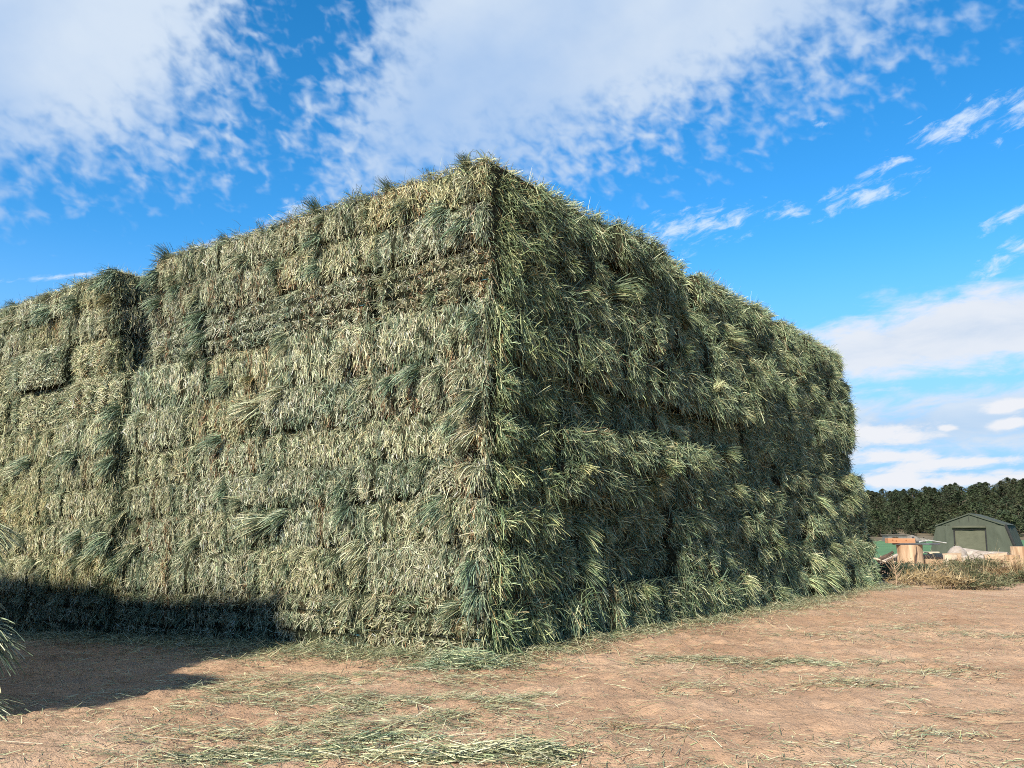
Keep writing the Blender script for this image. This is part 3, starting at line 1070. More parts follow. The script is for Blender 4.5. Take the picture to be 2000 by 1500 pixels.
FB = [(0, 1, 2, 3), (4, 7, 6, 5), (0, 4, 5, 1), (1, 5, 6, 2), (2, 6, 7, 3), (3, 7, 4, 0)]
ib = MB()
ib.poly(inner(0.8, 10.0, 0.85, 11.2, -0.4, 3.0), FB)
ib.poly(inner(0.8, 5.15, 0.85, 11.0, 3.004, 4.33), FB)
ib.poly(inner(6.05, 10.0, 0.85, 11.0, 3.004, 4.30), FB)
io = ib.build('packed_hay', M_CORE_SHADE)
io['kind'] = 'stuff'
tag(io, 'tightly packed hay bales inside the big stack', 'hay')
nb = MB()
pts = []
for z in (-0.1, 2.4):
    for l, r_ in ((1.0, -0.9), (8.6, -0.9), (8.6, -2.4), (1.0, -2.4)):
        q = NC + A2 * l + B2 * r_
        pts.append((q[0], q[1], z))
nb.poly(pts, FB)
no = nb.build('packed_hay', M_CORE_SHADE)
no['kind'] = 'stuff'
tag(no, 'packed hay inside the near stack at the left edge', 'hay')


# --- loose tufts pulled out of the bales
def add_tuft(lst, s, z, me, roll=0.0, sc=1.0, right=False, name='tuft', tone=(1, 1, 1), lift=0.0):
    for rt, a0, a1, z0, z1, r_ in lst:
        if a0 <= s < a1 and z0 <= z < z1:
            lm = (a0 + a1) / 2
            xl = (lm - s) if right else (s - lm)
            part = root_part[rt.name]
            part(name, me, Matrix.Translation((xl, 0.0 + lift, z - z0)) @ Matrix.Rotation(roll, 4, 'Y') @ Matrix.Diagonal((sc, sc, sc, 1)), tone, stuff=False)
            return


# on the sunlit face: (distance from corner, height, kind, roll, size)
for s, z, kd, roll, sc in [(2.2, 4.05, 'g', 0.2, 1.2), (2.2, 3.75, 'g', -0.2, 1.1), (1.75, 1.42, 'g', 0.3, 1.0), (1.7, 1.25, 'g', 0.0, 1.0), (3.75, 2.05, 'g', -0.9, 1.0),
                           (3.1, 2.35, 'p', -0.9, 1.35), (2.7, 2.5, 'p', -0.6, 1.2), (2.9, 1.15, 'r', -0.9, 1.4), (2.6, 1.2, 'g', -0.5, 1.2), (0.5, 1.28, 'g', -0.5, 1.2),
                           (0.75, 1.3, 'p', 0.6, 1.2), (0.35, 1.15, 'r', 0.2, 1.0), (1.75, 2.75, 'p', 0.5, 1.3), (0.5, 2.45, 'r', 0.2, 1.2), (0.8, 2.5, 'g', -0.3, 1.2),
                           (1.1, 2.45, 'g', 0.2, 1.1), (0.25, 2.4, 'p', 0.0, 1.1), (0.35, 2.0, 'g', 0.1, 1.0), (0.15, 1.9, 'p', -0.4, 1.2), (0.12, 2.9, 'g', 0.3, 1.1),
                           (0.5, 4.0, 'g', -0.3, 1.2), (0.25, 3.8, 'g', 0.0, 1.3), (0.2, 4.2, 'p', 0.1, 1.1), (1.0, 4.15, 'r', 0.3, 1.1), (5.75, 2.55, 'g', 0.1, 1.4),
                           (5.7, 2.2, 'g', 0.4, 1.3), (5.72, 1.9, 'g', 0.0, 1.2), (5.6, 1.25, 'r', 0.3, 1.2), (5.7, 0.95, 'g', -0.3, 1.4), (5.5, 0.7, 'g', 0.3, 1.3),
                           (5.3, 0.85, 'r', -0.2, 1.2), (5.1, 3.85, 'g', -0.3, 1.1), (5.15, 4.15, 'g', -0.2, 1.1), (6.06, 3.72, 'p', 0.0, 0.9), (6.05, 4.0, 'b', 0.1, 1.0), (6.06, 3.3, 'p', 0.1, 0.9), (5.15, 4.2, 'g', 0.0, 1.1), (6.02, 4.33, 'g', 0.4, 1.4),
                           (6.1, 3.35, 'p', 0.1, 1.0), (6.2, 4.25, 'g', 0.0, 1.2), (4.3, 3.55, 'g', 0.0, 1.3), (4.25, 3.3, 'g', 0.2, 1.2),
                           (1.3, 3.45, 'p', 0.8, 1.2), (1.5, 3.55, 'r', 0.7, 1.2), (3.6, 1.5, 'g', 0.2, 1.0), (3.3, 2.7, 'b', 0.2, 0.8), (7.9, 2.0, 'g', -0.6, 1.3), (8.2, 1.9, 'p', -0.8, 1.2),
                           (6.6, 2.0, 'g', 0.2, 1.2), (7.7, 4.1, 'g', 0.1, 1.4), (6.9, 4.1, 'g', 0.1, 1.3), (8.9, 4.15, 'p', 0.0, 1.4), (6.3, 1.0, 'g', -0.4, 1.2),
                           (4.7, 3.95, 'g', 0.2, 1.0), (3.5, 4.1, 'r', -0.2, 1.1), (2.9, 3.9, 'g', 0.4, 1.0), (1.5, 0.9, 'p', -0.3, 1.2), (1.75, 0.8, 'r', 0.4, 1.1),
                           (0.15, 0.75, 'g', 0.3, 1.2), (0.1, 0.5, 'g', 0.2, 1.2), (1.6, 0.4, 'p', 0.5, 1.0), (0.35, 3.3, 'r', 0.2, .9), (0.1, 1.55, 'p', 0.3, 1.2), (0.1, 2.2, 'r', -0.2, 1.3)]:
    me = random.choice({'g': TUFT_G, 'p': TUFT_P, 'r': TUFT_R, 'b': TUFT_R}[kd])
    add_tuft(LEFT, s, z, me, roll, sc * 0.78, tone={'g': (0.85, 0.95, 0.95), 'p': (1, 1, 1), 'r': (1, 1, 1), 'b': (0.9, 0.7, 0.5)}[kd], lift=-0.01)
r2 = np.random.default_rng(14)
for i in range(70):
    s = 9.4 * r2.random()
    k_ = int(r2.integers(0, 10))
    z = zrow(k_ + 1, s) - r2.uniform(0.03, 0.16) if r2.random() < 0.6 else r2.uniform(0.2, 4.2)
    me = [TUFT_R, TUFT_P, TUFT_P, TUFT_G][int(r2.integers(4))][int(r2.integers(4))]
    q_ = r2.uniform(0.8, 1.05)
    add_tuft(LEFT, s, z, me, r2.normal(0, 0.6), r2.uniform(0.4, 0.8), tone=(q_, q_, q_ * 0.95), lift=-0.015)
# on the shaded face: scattered, thicker near the corner
rr = np.random.default_rng(4)
for i in range(60):
    s = 1.15 + 10.9 * rr.random() ** 1.35
    z = rr.uniform(0.15, 4.05)
    me = [TUFT_R, TUFT_R, TUFT_G, TUFT_P][int(rr.integers(4))][int(rr.integers(4))]
    add_tuft(RIGHT, s, z, me, rr.normal(0.1, 0.9), rr.uniform(0.5, 1.1), True, tone=(0.97, 1.03, 0.86))  # tufts tinted against the blue skylight of the shaded wall
# tufts standing up on the crest
for s, sc, h in [(2.28, 0.75, 4.37), (5.0, 0.8, 4.37), (1.25, 0.6, 4.37), (0.25, 0.55, 4.37), (3.9, 0.5, 4.37), (8.95, 0.6, 4.3)]:
    for rt, a0, a1, z0, z1, r_ in LEFT:
        if r_ == 9 and a0 <= s < a1:
            root_part[rt.name]('tuft', TUFT_G[int(rr.integers(4))], Matrix.Translation((s - (a0 + a1) / 2, -0.06, z1 - z0 - 0.02)) @ Matrix.Rotation(1.15, 4, 'X') @ Matrix.Diagonal((sc, sc, sc, 1)), (0.75, 0.85, 0.85), stuff=False)

# ------------------------------------------------------------------ loose hay on the ground
lr = np.random.default_rng(21)


def lay(bl, x, y, L_, Wd, T, ang=None, lift=0.006, flatdev=0.12):
    n = len(x)
    z = gz(x, y) + lift * lr.random(n)
    a = ang if ang is not None else lr.uniform(0, 2 * math.pi, n)
    D = np.stack([np.cos(a), np.sin(a), lr.normal(0.02, flatdev, n)], -1)
    P = np.stack([x - np.cos(a) * L_ / 2, y - np.sin(a) * L_ / 2, z], -1)
    bl.add(P, D, L_, Wd, T, droop=0.0, curl=0.08, nseg=2, rng=lr, flat=(0, 0, 1), taper=0.4)


bl = Blades()
# thin scatter over all the near dirt, thicker in streaks
n = 52000
y = 3.6 + 15 * lr.random(n) ** 1.5
x = lr.uniform(-0.75, 0.75, n) * y
dens = fbm(x * 0.55 + 0.3 * y, y * 1.3, 61, 5)
k_ = lr.random(n) < np.clip((dens - 0.42) * 5.0, 0.07, 1)
x, y = x[k_], y[k_]
n = len(x)
lay(bl, x, y, lr.uniform(0.02, 0.11, n) * (1 + 0.6 * (lr.random(n) < .1)), lr.uniform(0.0022, 0.0048, n), tints(n, MIX_P * .55 + MIX_S * .35 + MIX_R * .1, lr))
# chaff: short dark and pale bits
n = 26000
y = 3.6 + 7 * lr.random(n) ** 1.5
x = lr.uniform(-0.7, 0.7, n) * y
k_ = lr.random(n) < np.clip((fbm(x * 1.1, y * 1.6, 33, 4) - 0.36) * 3.5, 0.12, 1)
x, y = x[k_], y[k_]
n = len(x)
lay(bl, x, y, lr.uniform(0.008, 0.035, n), lr.uniform(0.002, 0.004, n), tints(n, MIX_B * .6 + MIX_P * .4, lr) * lr.choice([0.55, 1.0], size=(n, 1)))
# drift of fallen hay along the foot of both walls
n = 17000
s = lr.uniform(-0.3, 9.5, n)
o = np.abs(lr.normal(0, 0.33, n)) + 0.02
o = o * (0.7 + 0.9 * fbm(s * 1.3, s * 0 + 1, 7, 3))
q = C2 + s[:, None] * A2 + o[:, None] * NL2
k_ = lr.random(n) < np.clip(1.3 - o * 0.9, 0.1, 1)
q = q[k_]
n = len(q)
lay(bl, q[:, 0], q[:, 1], lr.uniform(0.05, 0.17, n), lr.uniform(0.0035, 0.006, n), tints(n, MIX_R * .6 + MIX_S * .4, lr), lift=0.05, flatdev=0.22)
n = 17000
s = lr.uniform(-0.3, 12.6, n)
o = np.abs(lr.normal(0, 0.30, n)) + 0.05
o = o * (0.6 + 0.9 * fbm(s * 1.1, s * 0 + 4, 8, 3))
q = C2 + s[:, None] * B2 + o[:, None] * NR2
lay(bl, q[:, 0], q[:, 1], lr.uniform(0.05, 0.17, n), lr.uniform(0.0035, 0.006, n), tints(n, MIX_R * .5 + MIX_P * .5, lr), lift=0.05, flatdev=0.22)
n = 15000
s = lr.uniform(0.6, 9.0, n)
o = np.abs(lr.normal(0, 0.75, n)) + 0.05
q = C2 + s[:, None] * A2 + o[:, None] * NL2
k_ = lr.random(n) < np.clip((fbm(q[:, 0] * 0.9, q[:, 1] * 1.8, 17, 4) - 0.36) * 4, 0.05, 1)
q = q[k_]
n = len(q)
lay(bl, q[:, 0], q[:, 1], lr.uniform(0.04, 0.15, n), lr.uniform(0.003, 0.0055, n), tints(n, MIX_R * .5 + MIX_P * .5, lr), lift=0.03, flatdev=0.15)
# streaks and patches
for px, py, rx, ry, rot, cnt, mixx in [(-1.38, 5.58, 0.35, 0.12, 0.15, 700, MIX_G * .5 + MIX_P * .5), (-0.9, 5.55, 0.55, 0.14, 0.3, 700, MIX_S), (-0.6, 5.15, 0.7, 0.22, 0.25, 1500, MIX_S), (-0.2, 5.3, 0.3, 0.1, 0.5, 400, MIX_P),
                                     (-1.2, 4.9, 0.5, 0.10, 0.25, 500, MIX_P), (0.12, 5.7, 0.16, 0.05, 0.0, 160, MIX_S), (1.7, 7.4, 0.9, 0.13, -0.08, 1300, MIX_R), (2.35, 7.15, 0.7, 0.16, -0.05, 1300, MIX_G * .5 + MIX_P * .5),
                                     (3.1, 7.0, 0.6, 0.2, 0.1, 900, MIX_S), (2.9, 9.0, 1.0, 0.25, 0.1, 1000, MIX_G), (4.3, 10.0, 0.9, 0.25, 0.1, 900, MIX_G), (5.2, 9.0, 0.9, 0.18, -0.2, 900, MIX_G), (3.2, 11.5, 1.2, 0.3, 0.2, 900, MIX_S),
                                     (5.0, 12.5, 1.2, 0.4, 0.0, 700, MIX_S), (6.6, 13.0, 1.4, 0.35, -0.05, 600, MIX_G), (2.6, 5.15, 0.42, 0.12, -0.4, 600, MIX_G), (2.1, 4.55, 0.3, 0.08, 0.3, 200, MIX_P), (0.62, 4.75, 0.4, 0.1, 0.1, 420, MIX_B),
                                     (1.2, 6.0, 0.35, 0.12, 0.2, 300, MIX_S), (2.2, 6.2, 0.5, 0.08, -0.1, 420, MIX_P), (-2.3, 5.9, 0.8, 0.3, 0.3, 1300, MIX_R), (-1.6, 6.5, 0.9, 0.3, 0.3, 1800, MIX_R), (-2.0, 4.6, 0.7, 0.1, 0.3, 420, MIX_P), (-0.4, 6.6, 0.9, 0.2, 0.1, 700, MIX_S), (-1.0, 5.35, 0.9, 0.2, 0.2, 700, MIX_R), (-0.75, 4.75, 0.8, 0.16, 0.2, 500, MIX_R), (-1.7, 4.35, 0.5, 0.12, 0.1, 600, MIX_P), (0.3, 7.3, 1.2, 0.3, 0.4, 900, MIX_S), (1.5, 8.9, 1.3, 0.25, 0.5, 1000, MIX_R)]:
    cnt = int(cnt * 1.7)
    u = lr.normal(0, 0.62, cnt)
    v = lr.normal(0, 1.15, cnt) + 0.8 * np.sin(u * 3 + px)
    c, sn = math.cos(rot), math.sin(rot)
    xx = px + u * rx * c - v * ry * sn
    yy = py + u * rx * sn + v * ry * c
    k_ = lr.random(cnt) < np.clip((fbm(xx * 2.6, yy * 3.4, 29, 3) - 0.34) * 4, 0.05, 1)
    xx, yy = xx[k_], yy[k_]
    cnt = len(xx)
    lay(bl, xx, yy, lr.uniform(0.03, 0.13, cnt), lr.uniform(0.0028, 0.0052, cnt), tints(cnt, mixx * .45 + MIX_P * .55, lr), ang=rot + lr.normal(0, 0.7, cnt) + math.pi * (lr.random(cnt) < .5), lift=0.025, flatdev=0.14)
# long single stalks
n = 260
y = 3.8 + 7 * lr.random(n) ** 1.3
x = lr.uniform(-0.62, 0.62, n) * y
lay(bl, x, y, lr.uniform(0.12, 0.34, n), lr.uniform(0.003, 0.005, n), tints(n, MIX_P, lr), lift=0.012, flatdev=0.06)
lo = obj('straw_litter', bl.mesh('straw_litter'), M_STRAW, kind='stuff')
lo.color = (0.84, 0.82, 0.76, 1)
tag(lo, 'loose straw and chaff scattered over the reddish dirt', 'straw litter')


def heap(name, label, pts, mix, n, lmin, lmax, tone=(1, 1, 1), hgt=0.06):
    """a pile of cut hay: strands heaped over a low mound"""
    rng = np.random.default_rng(abs(hash(label)) % 1000 if False else len(label) * 13)
    b_ = Blades()
    c0 = np.array([pts[0][0], pts[0][1]])
    tot = sum(p[4] for p in pts)
    for cx, cy, rx, ry, wgt, rot in pts:
        m_ = int(n * wgt / tot)
        u, v = rng.normal(0, 0.48, m_), rng.normal(0, 0.48, m_)
        x = cx + u * rx * math.cos(rot) - v * ry * math.sin(rot)
        y_ = cy + u * rx * math.sin(rot) + v * ry * math.cos(rot)
        h = hgt * np.exp(-(u ** 2 + v ** 2) * 1.8) * rng.random(m_) ** 0.6
        a = rot + rng.normal(0, 0.8, m_) + math.pi * (rng.random(m_) < .5)
        L_ = rng.uniform(lmin, lmax, m_)
        D = np.stack([np.cos(a), np.sin(a), rng.normal(0.03, 0.22, m_)], -1)
        P = np.stack([x - np.cos(a) * L_ * .5, y_ - np.sin(a) * L_ * .5, gz(x, y_) + h + 0.004], -1)
        b_.add(P, D, L_, rng.uniform(0.003, 0.0055, m_), tints(m_, mix, rng), droop=0.12, curl=0.14, nseg=3, rng=rng, taper=0.5)
    o_ = obj(name, b_.mesh(name), M_STRAW)
    o_.color = (*tone, 1)
    tag(o_, label, 'hay pile')
    return o_


heap('hay_pile', 'fresh blue-green hay pile spilled at the foot of the stack corner', [(-0.46, 7.12, 0.34, 0.16, 1, 0.0), (-0.30, 7.18, 0.3, 0.12, .6, 0.1), (-0.45, 7.28, 0.2, 0.12, .5, 0)], MIX_G * .75 + MIX_P * .25, 1700, 0.07, 0.2, (1.0, 1.05, 1.0), 0.13)
heap('hay_pile', 'pale hay clump lying in the foreground at the bottom edge', [(-0.02, 4.18, 0.34, 0.12, 1.0, 0.05), (-0.35, 4.14, 0.4, 0.12, 1, 0.0), (0.16, 4.12, 0.15, 0.1, .6, 0.2)], MIX_P * .5 + MIX_S * .5, 2000, 0.05, 0.17, (0.85, 0.84, 0.8), 0.07)
heap('hay_pile', 'long thin drift of pale hay left of the foreground clump', [(-0.95, 4.25, 0.5, 0.16, 1.0, 0.05), (-0.65, 4.45, 0.3, 0.07, .5, 0.25), (-1.35, 4.3, 0.3, 0.1, .4, 0.1)], MIX_P * .5 + MIX_R * .5, 1500, 0.04, 0.15, (0.85, 0.85, 0.8), 0.025)

# ------------------------------------------------------------------ things in the yard beyond the stack
def P3(px, py, Y):
    """point at forward distance Y seen at photo pixel px, py (used to lay out distances measured in the photograph)"""
    cx, cy = (px - 1000) / 1700.0, (750 - py) / 1700.0
    d = np.array([cx, math.cos(PITCH) - cy * math.sin(PITCH), math.sin(PITCH) + cy * math.cos(PITCH)])
    return np.array([0, 0, CAMH]) + d * (Y / d[1])


def empty(name, loc):
    e = bpy.data.objects.new(name, None)
    e.location = loc
    return link(e)


def gzf(x, y):
    return float(gz(np.array(x), np.array(y)))


# tent
T0 = P3(1899, 1078, 70.0)
tx, ty = float(T0[0]), 70.0
tz = gzf(tx, ty) - 0.02
tent = empty('frame_tent', (tx, ty, tz))
tent.rotation_euler = (0, 0, R(-36))
tag(tent, 'green canvas frame tent with a closed square door, pitched on the field', 'tent')
Wt, He, Hr, Ln = 4.8, 2.50, 3.38, 6.0


def grid_quad(mb, p00, p10, p11, p01, nu, nv, nrm, amp, seed):
    p00, p10, p11, p01 = map(np.array, (p00, p10, p11, p01))
    pts = []
    for j in range(nv + 1):
        for i in range(nu + 1):
            u, v = i / nu, j / nv
            p = (p00 * (1 - u) + p10 * u) * (1 - v) + (p01 * (1 - u) + p11 * u) * v
            w_ = amp * (fbm(np.array(u * 5.0), np.array(v * 3.0 + u * 3), seed, 3) - 0.5) * (4 * min(u, 1 - u) if 0 < u < 1 else 0)
            pts.append(p + np.array(nrm) * w_)
    fs = [(j * (nu + 1) + i, j * (nu + 1) + i + 1, (j + 1) * (nu + 1) + i + 1, (j + 1) * (nu + 1) + i) for j in range(nv) for i in range(nu)]
    mb.poly(pts, fs)


mb = MB()                                                   # front wall leans out to its foot, door opening left free
dw, dh, dc = 1.12, 2.12, -0.05
fy = -0.30


def fr(x, z):
    return (x, fy * (1 - z / He) if z < He else 0.0, z)


grid_quad(mb, fr(-Wt / 2 - .12, 0), fr(dc - dw, 0), fr(dc - dw, He), fr(-Wt / 2, He), 14, 10, (0, -1, 0), 0.32, 1)
grid_quad(mb, fr(dc + dw, 0), fr(Wt / 2 + .12, 0), fr(Wt / 2, He), fr(dc + dw, He), 14, 10, (0, -1, 0), 0.32, 2)
grid_quad(mb, fr(dc - dw, dh), fr(dc + dw, dh), fr(dc + dw, He), fr(dc - dw, He), 10, 2, (0, -1, 0), 0.06, 3)
mb.poly([(-Wt / 2, -0.003, He), (Wt / 2, -0.003, He), (0, -0.003, Hr)], [(0, 1, 2)])
mb.build('front_wall', M_CANVAS, tent, smooth=True)
for sx in (-1, 1):
    mb = MB()
    grid_quad(mb, (sx * (Wt / 2 + .75), 0.0, 0), (sx * (Wt / 2 + .75), Ln, 0), (sx * (Wt / 2 + .04), Ln, He), (sx * (Wt / 2 + .04), 0, He), 12, 6, (sx, 0, 0), 0.25, 5 + sx)
    mb.poly([(sx * (Wt / 2 + .75), -0.01, 0), (sx * (Wt / 2 + .04), -0.01, He), (sx * (Wt / 2), -0.012, He), (sx * (Wt / 2 + .1), -0.3, 0)], [(0, 1, 2, 3)])
    mb.build('side_wall', M_CANVAS, tent, smooth=True)
    mb = MB()
    mb.tube([(sx * (Wt / 2 + .08), -0.05, He), (sx * (Wt / 2 + .82), -0.08, 0.02)], [0.10, 0.12], 6)
    if sx > 0:
        mb.build('edge_strap', M_BLACK, tent)
mb = MB()
mb.poly([(-Wt / 2 - .12, -0.12, He - .02), (-Wt / 2 - .12, Ln, He - .02), (0, Ln, Hr + .03), (0, -0.12, Hr + .03), (Wt / 2 + .12, -0.12, He - .02), (Wt / 2 + .12, Ln, He - .02),
         (-Wt / 2 - .12, -0.12, He - .12), (0, -0.12, Hr - .07), (Wt / 2 + .12, -0.12, He - .12)],
        [(0, 1, 2, 3), (3, 2, 5, 4), (6, 0, 3, 7), (7, 3, 4, 8)])
mb.build('roof', M_CANVAS, tent)
mb = MB().poly([(-Wt / 2 - .12, Ln, 0), (Wt / 2 + .12, Ln, 0), (Wt / 2, Ln, He), (0, Ln, Hr), (-Wt / 2, Ln, He)], [(4, 3, 2, 1, 0)])
mb.build('back_wall', M_CANVAS, tent)
mb = MB()
d0, d1_ = fr(dc - dw, 0.02), fr(dc + dw, 0.02)
grid_quad(mb, (d0[0] + .02, d0[1] + .05, .02), (d1_[0] - .02, d1_[1] + .05, .02), (dc + dw - .02, fr(0, dh)[1] + .05, dh), (dc - dw + .02, fr(0, dh)[1] + .05, dh), 12, 10, (0, -1, 0), 0.10, 9)
door = mb.build('door', M_CANVAS2, tent, smooth=True)
for sx in (-1, 1):
    x = dc + sx * dw
    MB().tube([fr(x, 0.05), (x, fr(0, dh)[1] - .02, dh)], [0.06, 0.06], 6).build('door_edge', M_BLACK, door)
MB().tube([(dc - dw, fr(0, dh)[1] - .04, dh + .03), (dc + dw, fr(0, dh)[1] - .04, dh + .03)], [0.05, 0.05], 6).build('door_edge', M_BLACK, door)
MB().tube([(dc - dw - .1, fr(0, dh)[1] - .12, dh + .19), (dc, fr(0, dh)[1] - .14, dh + .2), (dc + dw + .05, fr(0, dh)[1] - .12, dh + .19)], [0.12, 0.11, 0.12], 8).build('rolled_flap', M_CANVAS2, tent, smooth=True)
for x in (-0.75, -0.05, 0.6):
    MB().box((x, -0.02, He + .42), (.035, .02, .42)).build('tie_strap', M_BLACK, tent)

# chopping-block stump with a timber on it
YS = 36.0
S0 = P3(1778, 1098, YS)
sx0, sy0 = float(S0[0]), YS
sz0 = gzf(sx0, sy0)
st = empty('stump_table', (sx0, sy0, sz0))
st.rotation_euler = (0, 0, R(-22))
tag(st, 'upright peeled log stump with a deep split, standing behind the weeds', 'stump')
pm = 36.0 / 1724.0
hst = 0.90
mb = MB()
mb.tube([(0, 0, -.05), (0, 0, .05), (0, 0, .3), (0, 0, .6), (0, 0, hst)], [.56, .52, .49, .475, .485], 26, 0.035)
mb.build('trunk', M_STUMP, st)
mb = MB()
mb.tube([(.12, -.49, .0), (.16, -.505, .18), (.18, -.50, .42), (.24, -.49, .62), (.24, -.47, .86)], [.02, .035, .03, .018, .006], 6, .2)
mb.build('split', M_DARKWOOD_SHADE, st)  # raised dark strip, the shade inside the split painted as colour
mb = MB().box((0.25, 0, hst + .035), (1.75, .8, .05))
mb.build('board', M_METAL, st, bevel=.01)
tb = MB().box((0, 0, 0), (1.06, .42, .20), jit=.006).build('squared_timber', M_BEAM, None, bevel=.012)
tb.location = (sx0 - .38, sy0 - .05, sz0 + hst + .162)
tb.rotation_euler = (0, 0, R(-4))
tag(tb, 'short orange squared timber lying on top of the stump', 'timber')
MB().box((.533, 0, 0), (.006, .40, .18)).build('end_grain', M_ENDGRAIN, tb)
for x, z in ((-.36, .03), (-.22, .0), (.17, .02)):
    MB().tube([(x, -.215, z), (x, -.222, z)], [.03, .025], 8).build('knot', M_KNOT, tb)
br = MB()
br.tube([(0, 0, 0), (.25, .02, .05), (.55, 0, .0), (.95, -.02, -.06)], [.02, .024, .02, .018], 7, .15)
bo = br.build('pole', M_WHITE)
bo.location = (sx0 + .52, sy0 - .1, sz0 + hst + .135)
tag(bo, 'thin white pole resting on the right end of the stump board', 'pole')
for i, (x, z) in enumerate(((.30, .095), (.42, .10), (.58, .12), (.70, .10))):
    pass
kn = MB()
kn.tube([(0, 0, 0), (.10, .0, .02), (.22, .02, .04)], [.03, .028, .02], 7, .2)
ko = kn.build('driftwood', M_WHITE)
ko.location = (sx0 + .34, sy0 - .16, sz0 + hst + .115)
tag(ko, 'knobbly bleached wood stub beside the timber on the stump', 'driftwood')
hk = MB()
hk.tube([(0, 0, 0), (-.06, 0, .1), (-.13, 0, .2)], [.035, .03, .035], 6)
hk.tube([(0, 0, 0), (.2, 0, .01), (.4, 0, .0)], [.05, .05, .035], 6)
ho = hk.build('iron_tool', M_METAL)
ho.location = (sx0 + .34, sy0 + .1, sz0 + hst + .12)
tag(ho, 'black iron tool leaning behind the timber on the stump', 'tool')


def log(name, label, p0, p1, r0, r1, m, n=14, wob=.08, group=None, bend=0.0, capm=None):
    p0, p1 = np.array(p0, float), np.array(p1, float)
    k2 = 7
    path, rad = [], []
    for i in range(k2):
        t = i / (k2 - 1)
        p = p0 * (1 - t) + p1 * t - np.array([p0[0], p0[1], 0])
        p[2] += bend * math.sin(t * math.pi)
        path.append(tuple(p))
        rad.append(r0 * (1 - t) + r1 * t)
    o_ = MB().tube(path, rad, n, wob).build(name, m)
    o_.location = (p0[0], p0[1], 0)
    tag(o_, label, 'log', group)
    return o_


def gp(px, Y, up=0.0):
    x = (px - 1000) / 1724.0 * Y
    return (x, Y, gzf(x, Y) + up)


log('fallen_log', 'tan peeled log lying right of the stump', gp(1792, 36.5, .26), gp(1872, 36.0, .26), .26, .25, M_TANLOG)
log('fallen_log', 'great grey weathered trunk with a domed butt in front of the tent', gp(1858, 40.5, .42), gp(1965, 39.0, .26), .40, .22, M_GREYLOG, 18, .16, bend=-.05)
bb = MB()
c = gp(1852, 40.2, 0)
rings = []
for i in range(7):
    t = i / 6
    rings.append((0, 0, .05 + .88 * math.sin(t * math.pi / 2)))
bb.tube([(0, 0, z[2]) for z in rings], [.50 * math.cos(i / 6 * math.pi / 2) + .02 for i in range(7)], 16, .06)
bo2 = bb.build('boulder', M_GREYLOG, None, smooth=True)
bo2.location = (c[0] - .05, c[1] - .75, c[2] - .05)
tag(bo2, 'domed grey root stump at the left end of the weathered trunk', 'stump')
log('fallen_log', 'pale cut log end lying under the weathered trunk at right', gp(1918, 37.5, .22), gp(1962, 37.2, .24), .2, .24, M_TANLOG)
log('fallen_log', 'low grey log behind the weeds in front of the tent', gp(1872, 38.5, .2), gp(1925, 38.0, .2), .22, .2, M_GREYLOG)
log('fallen_log', 'tan log half hidden left of the stump', gp(1716, 37.5, .3), gp(1766, 37.2, .28), .2, .22, M_TANLOG)
for (x0, z0, x1, z1, r_, m, lab) in [(1708, .28, 1742, .62, .08, M_DARKWOOD_SHADE, 'dark charred branch tilted up beside the haystack'), (1712, .22, 1750, .52, .075, M_GREYLOG, 'grey branch lying below the charred branch'),
                                 (1702, .42, 1735, .16, .045, M_PALEWOOD, 'pale thin stick sloping down beside the haystack'), (1722, .12, 1745, .24, .04, M_PALEWOOD, 'short pale stick on the ground left of the stump')]:
    log('branch', lab, gp(x0, 35.5, z0), gp(x1, 35.3, z1), r_, r_ * .7, m, 7, .2)
pl = MB().box((0, 0, 0), (.62, .2, .05)).box((-.05, 0, -.09), (.12, .2, .13))
plo = pl.build('plank', M_PALEWOOD, None, bevel=.008)
q = gp(1815, 36.8, .58)
plo.location = q
tag(plo, 'pale sawn plank propped behind the tan log', 'plank')
bl_ = MB().box((0, 0, 0), (.13, .16, .42), jit=.01)
o1 = bl_.build('wood_block', M_PALEWOOD, None, bevel=.008)
o1.location = gp(1843, 35.5, .24)
tag(o1, 'upright pale firewood block against the tan log', 'firewood')
o2 = MB().box((0, 0, 0), (.3, .2, .2), jit=.015).build('wood_block', M_PALEWOOD, None, bevel=.008)
o2.location = gp(1855, 35.7, .34)
o2.rotation_euler = (0, 0, .3)
tag(o2, 'squat pale firewood block right of the upright one', 'firewood')
for px_, Y_, r_, h_, lab in [(1990, 33.0, .36, .66, 'sawn round of reddish wood standing at the right edge'), (1972, 32.4, .26, .36, 'lower sawn round in front of the reddish one')]:
    c = gp(px_, Y_)
    o_ = MB().tube([(0, 0, -.05), (0, 0, .1), (0, 0, h_ * .6), (0, 0, h_)], [r_ * 1.03, r_, r_ * .98, r_ * .97], 20, .03).build('stump', M_STUMP)
    o_.location = c
    tag(o_, lab, 'stump')

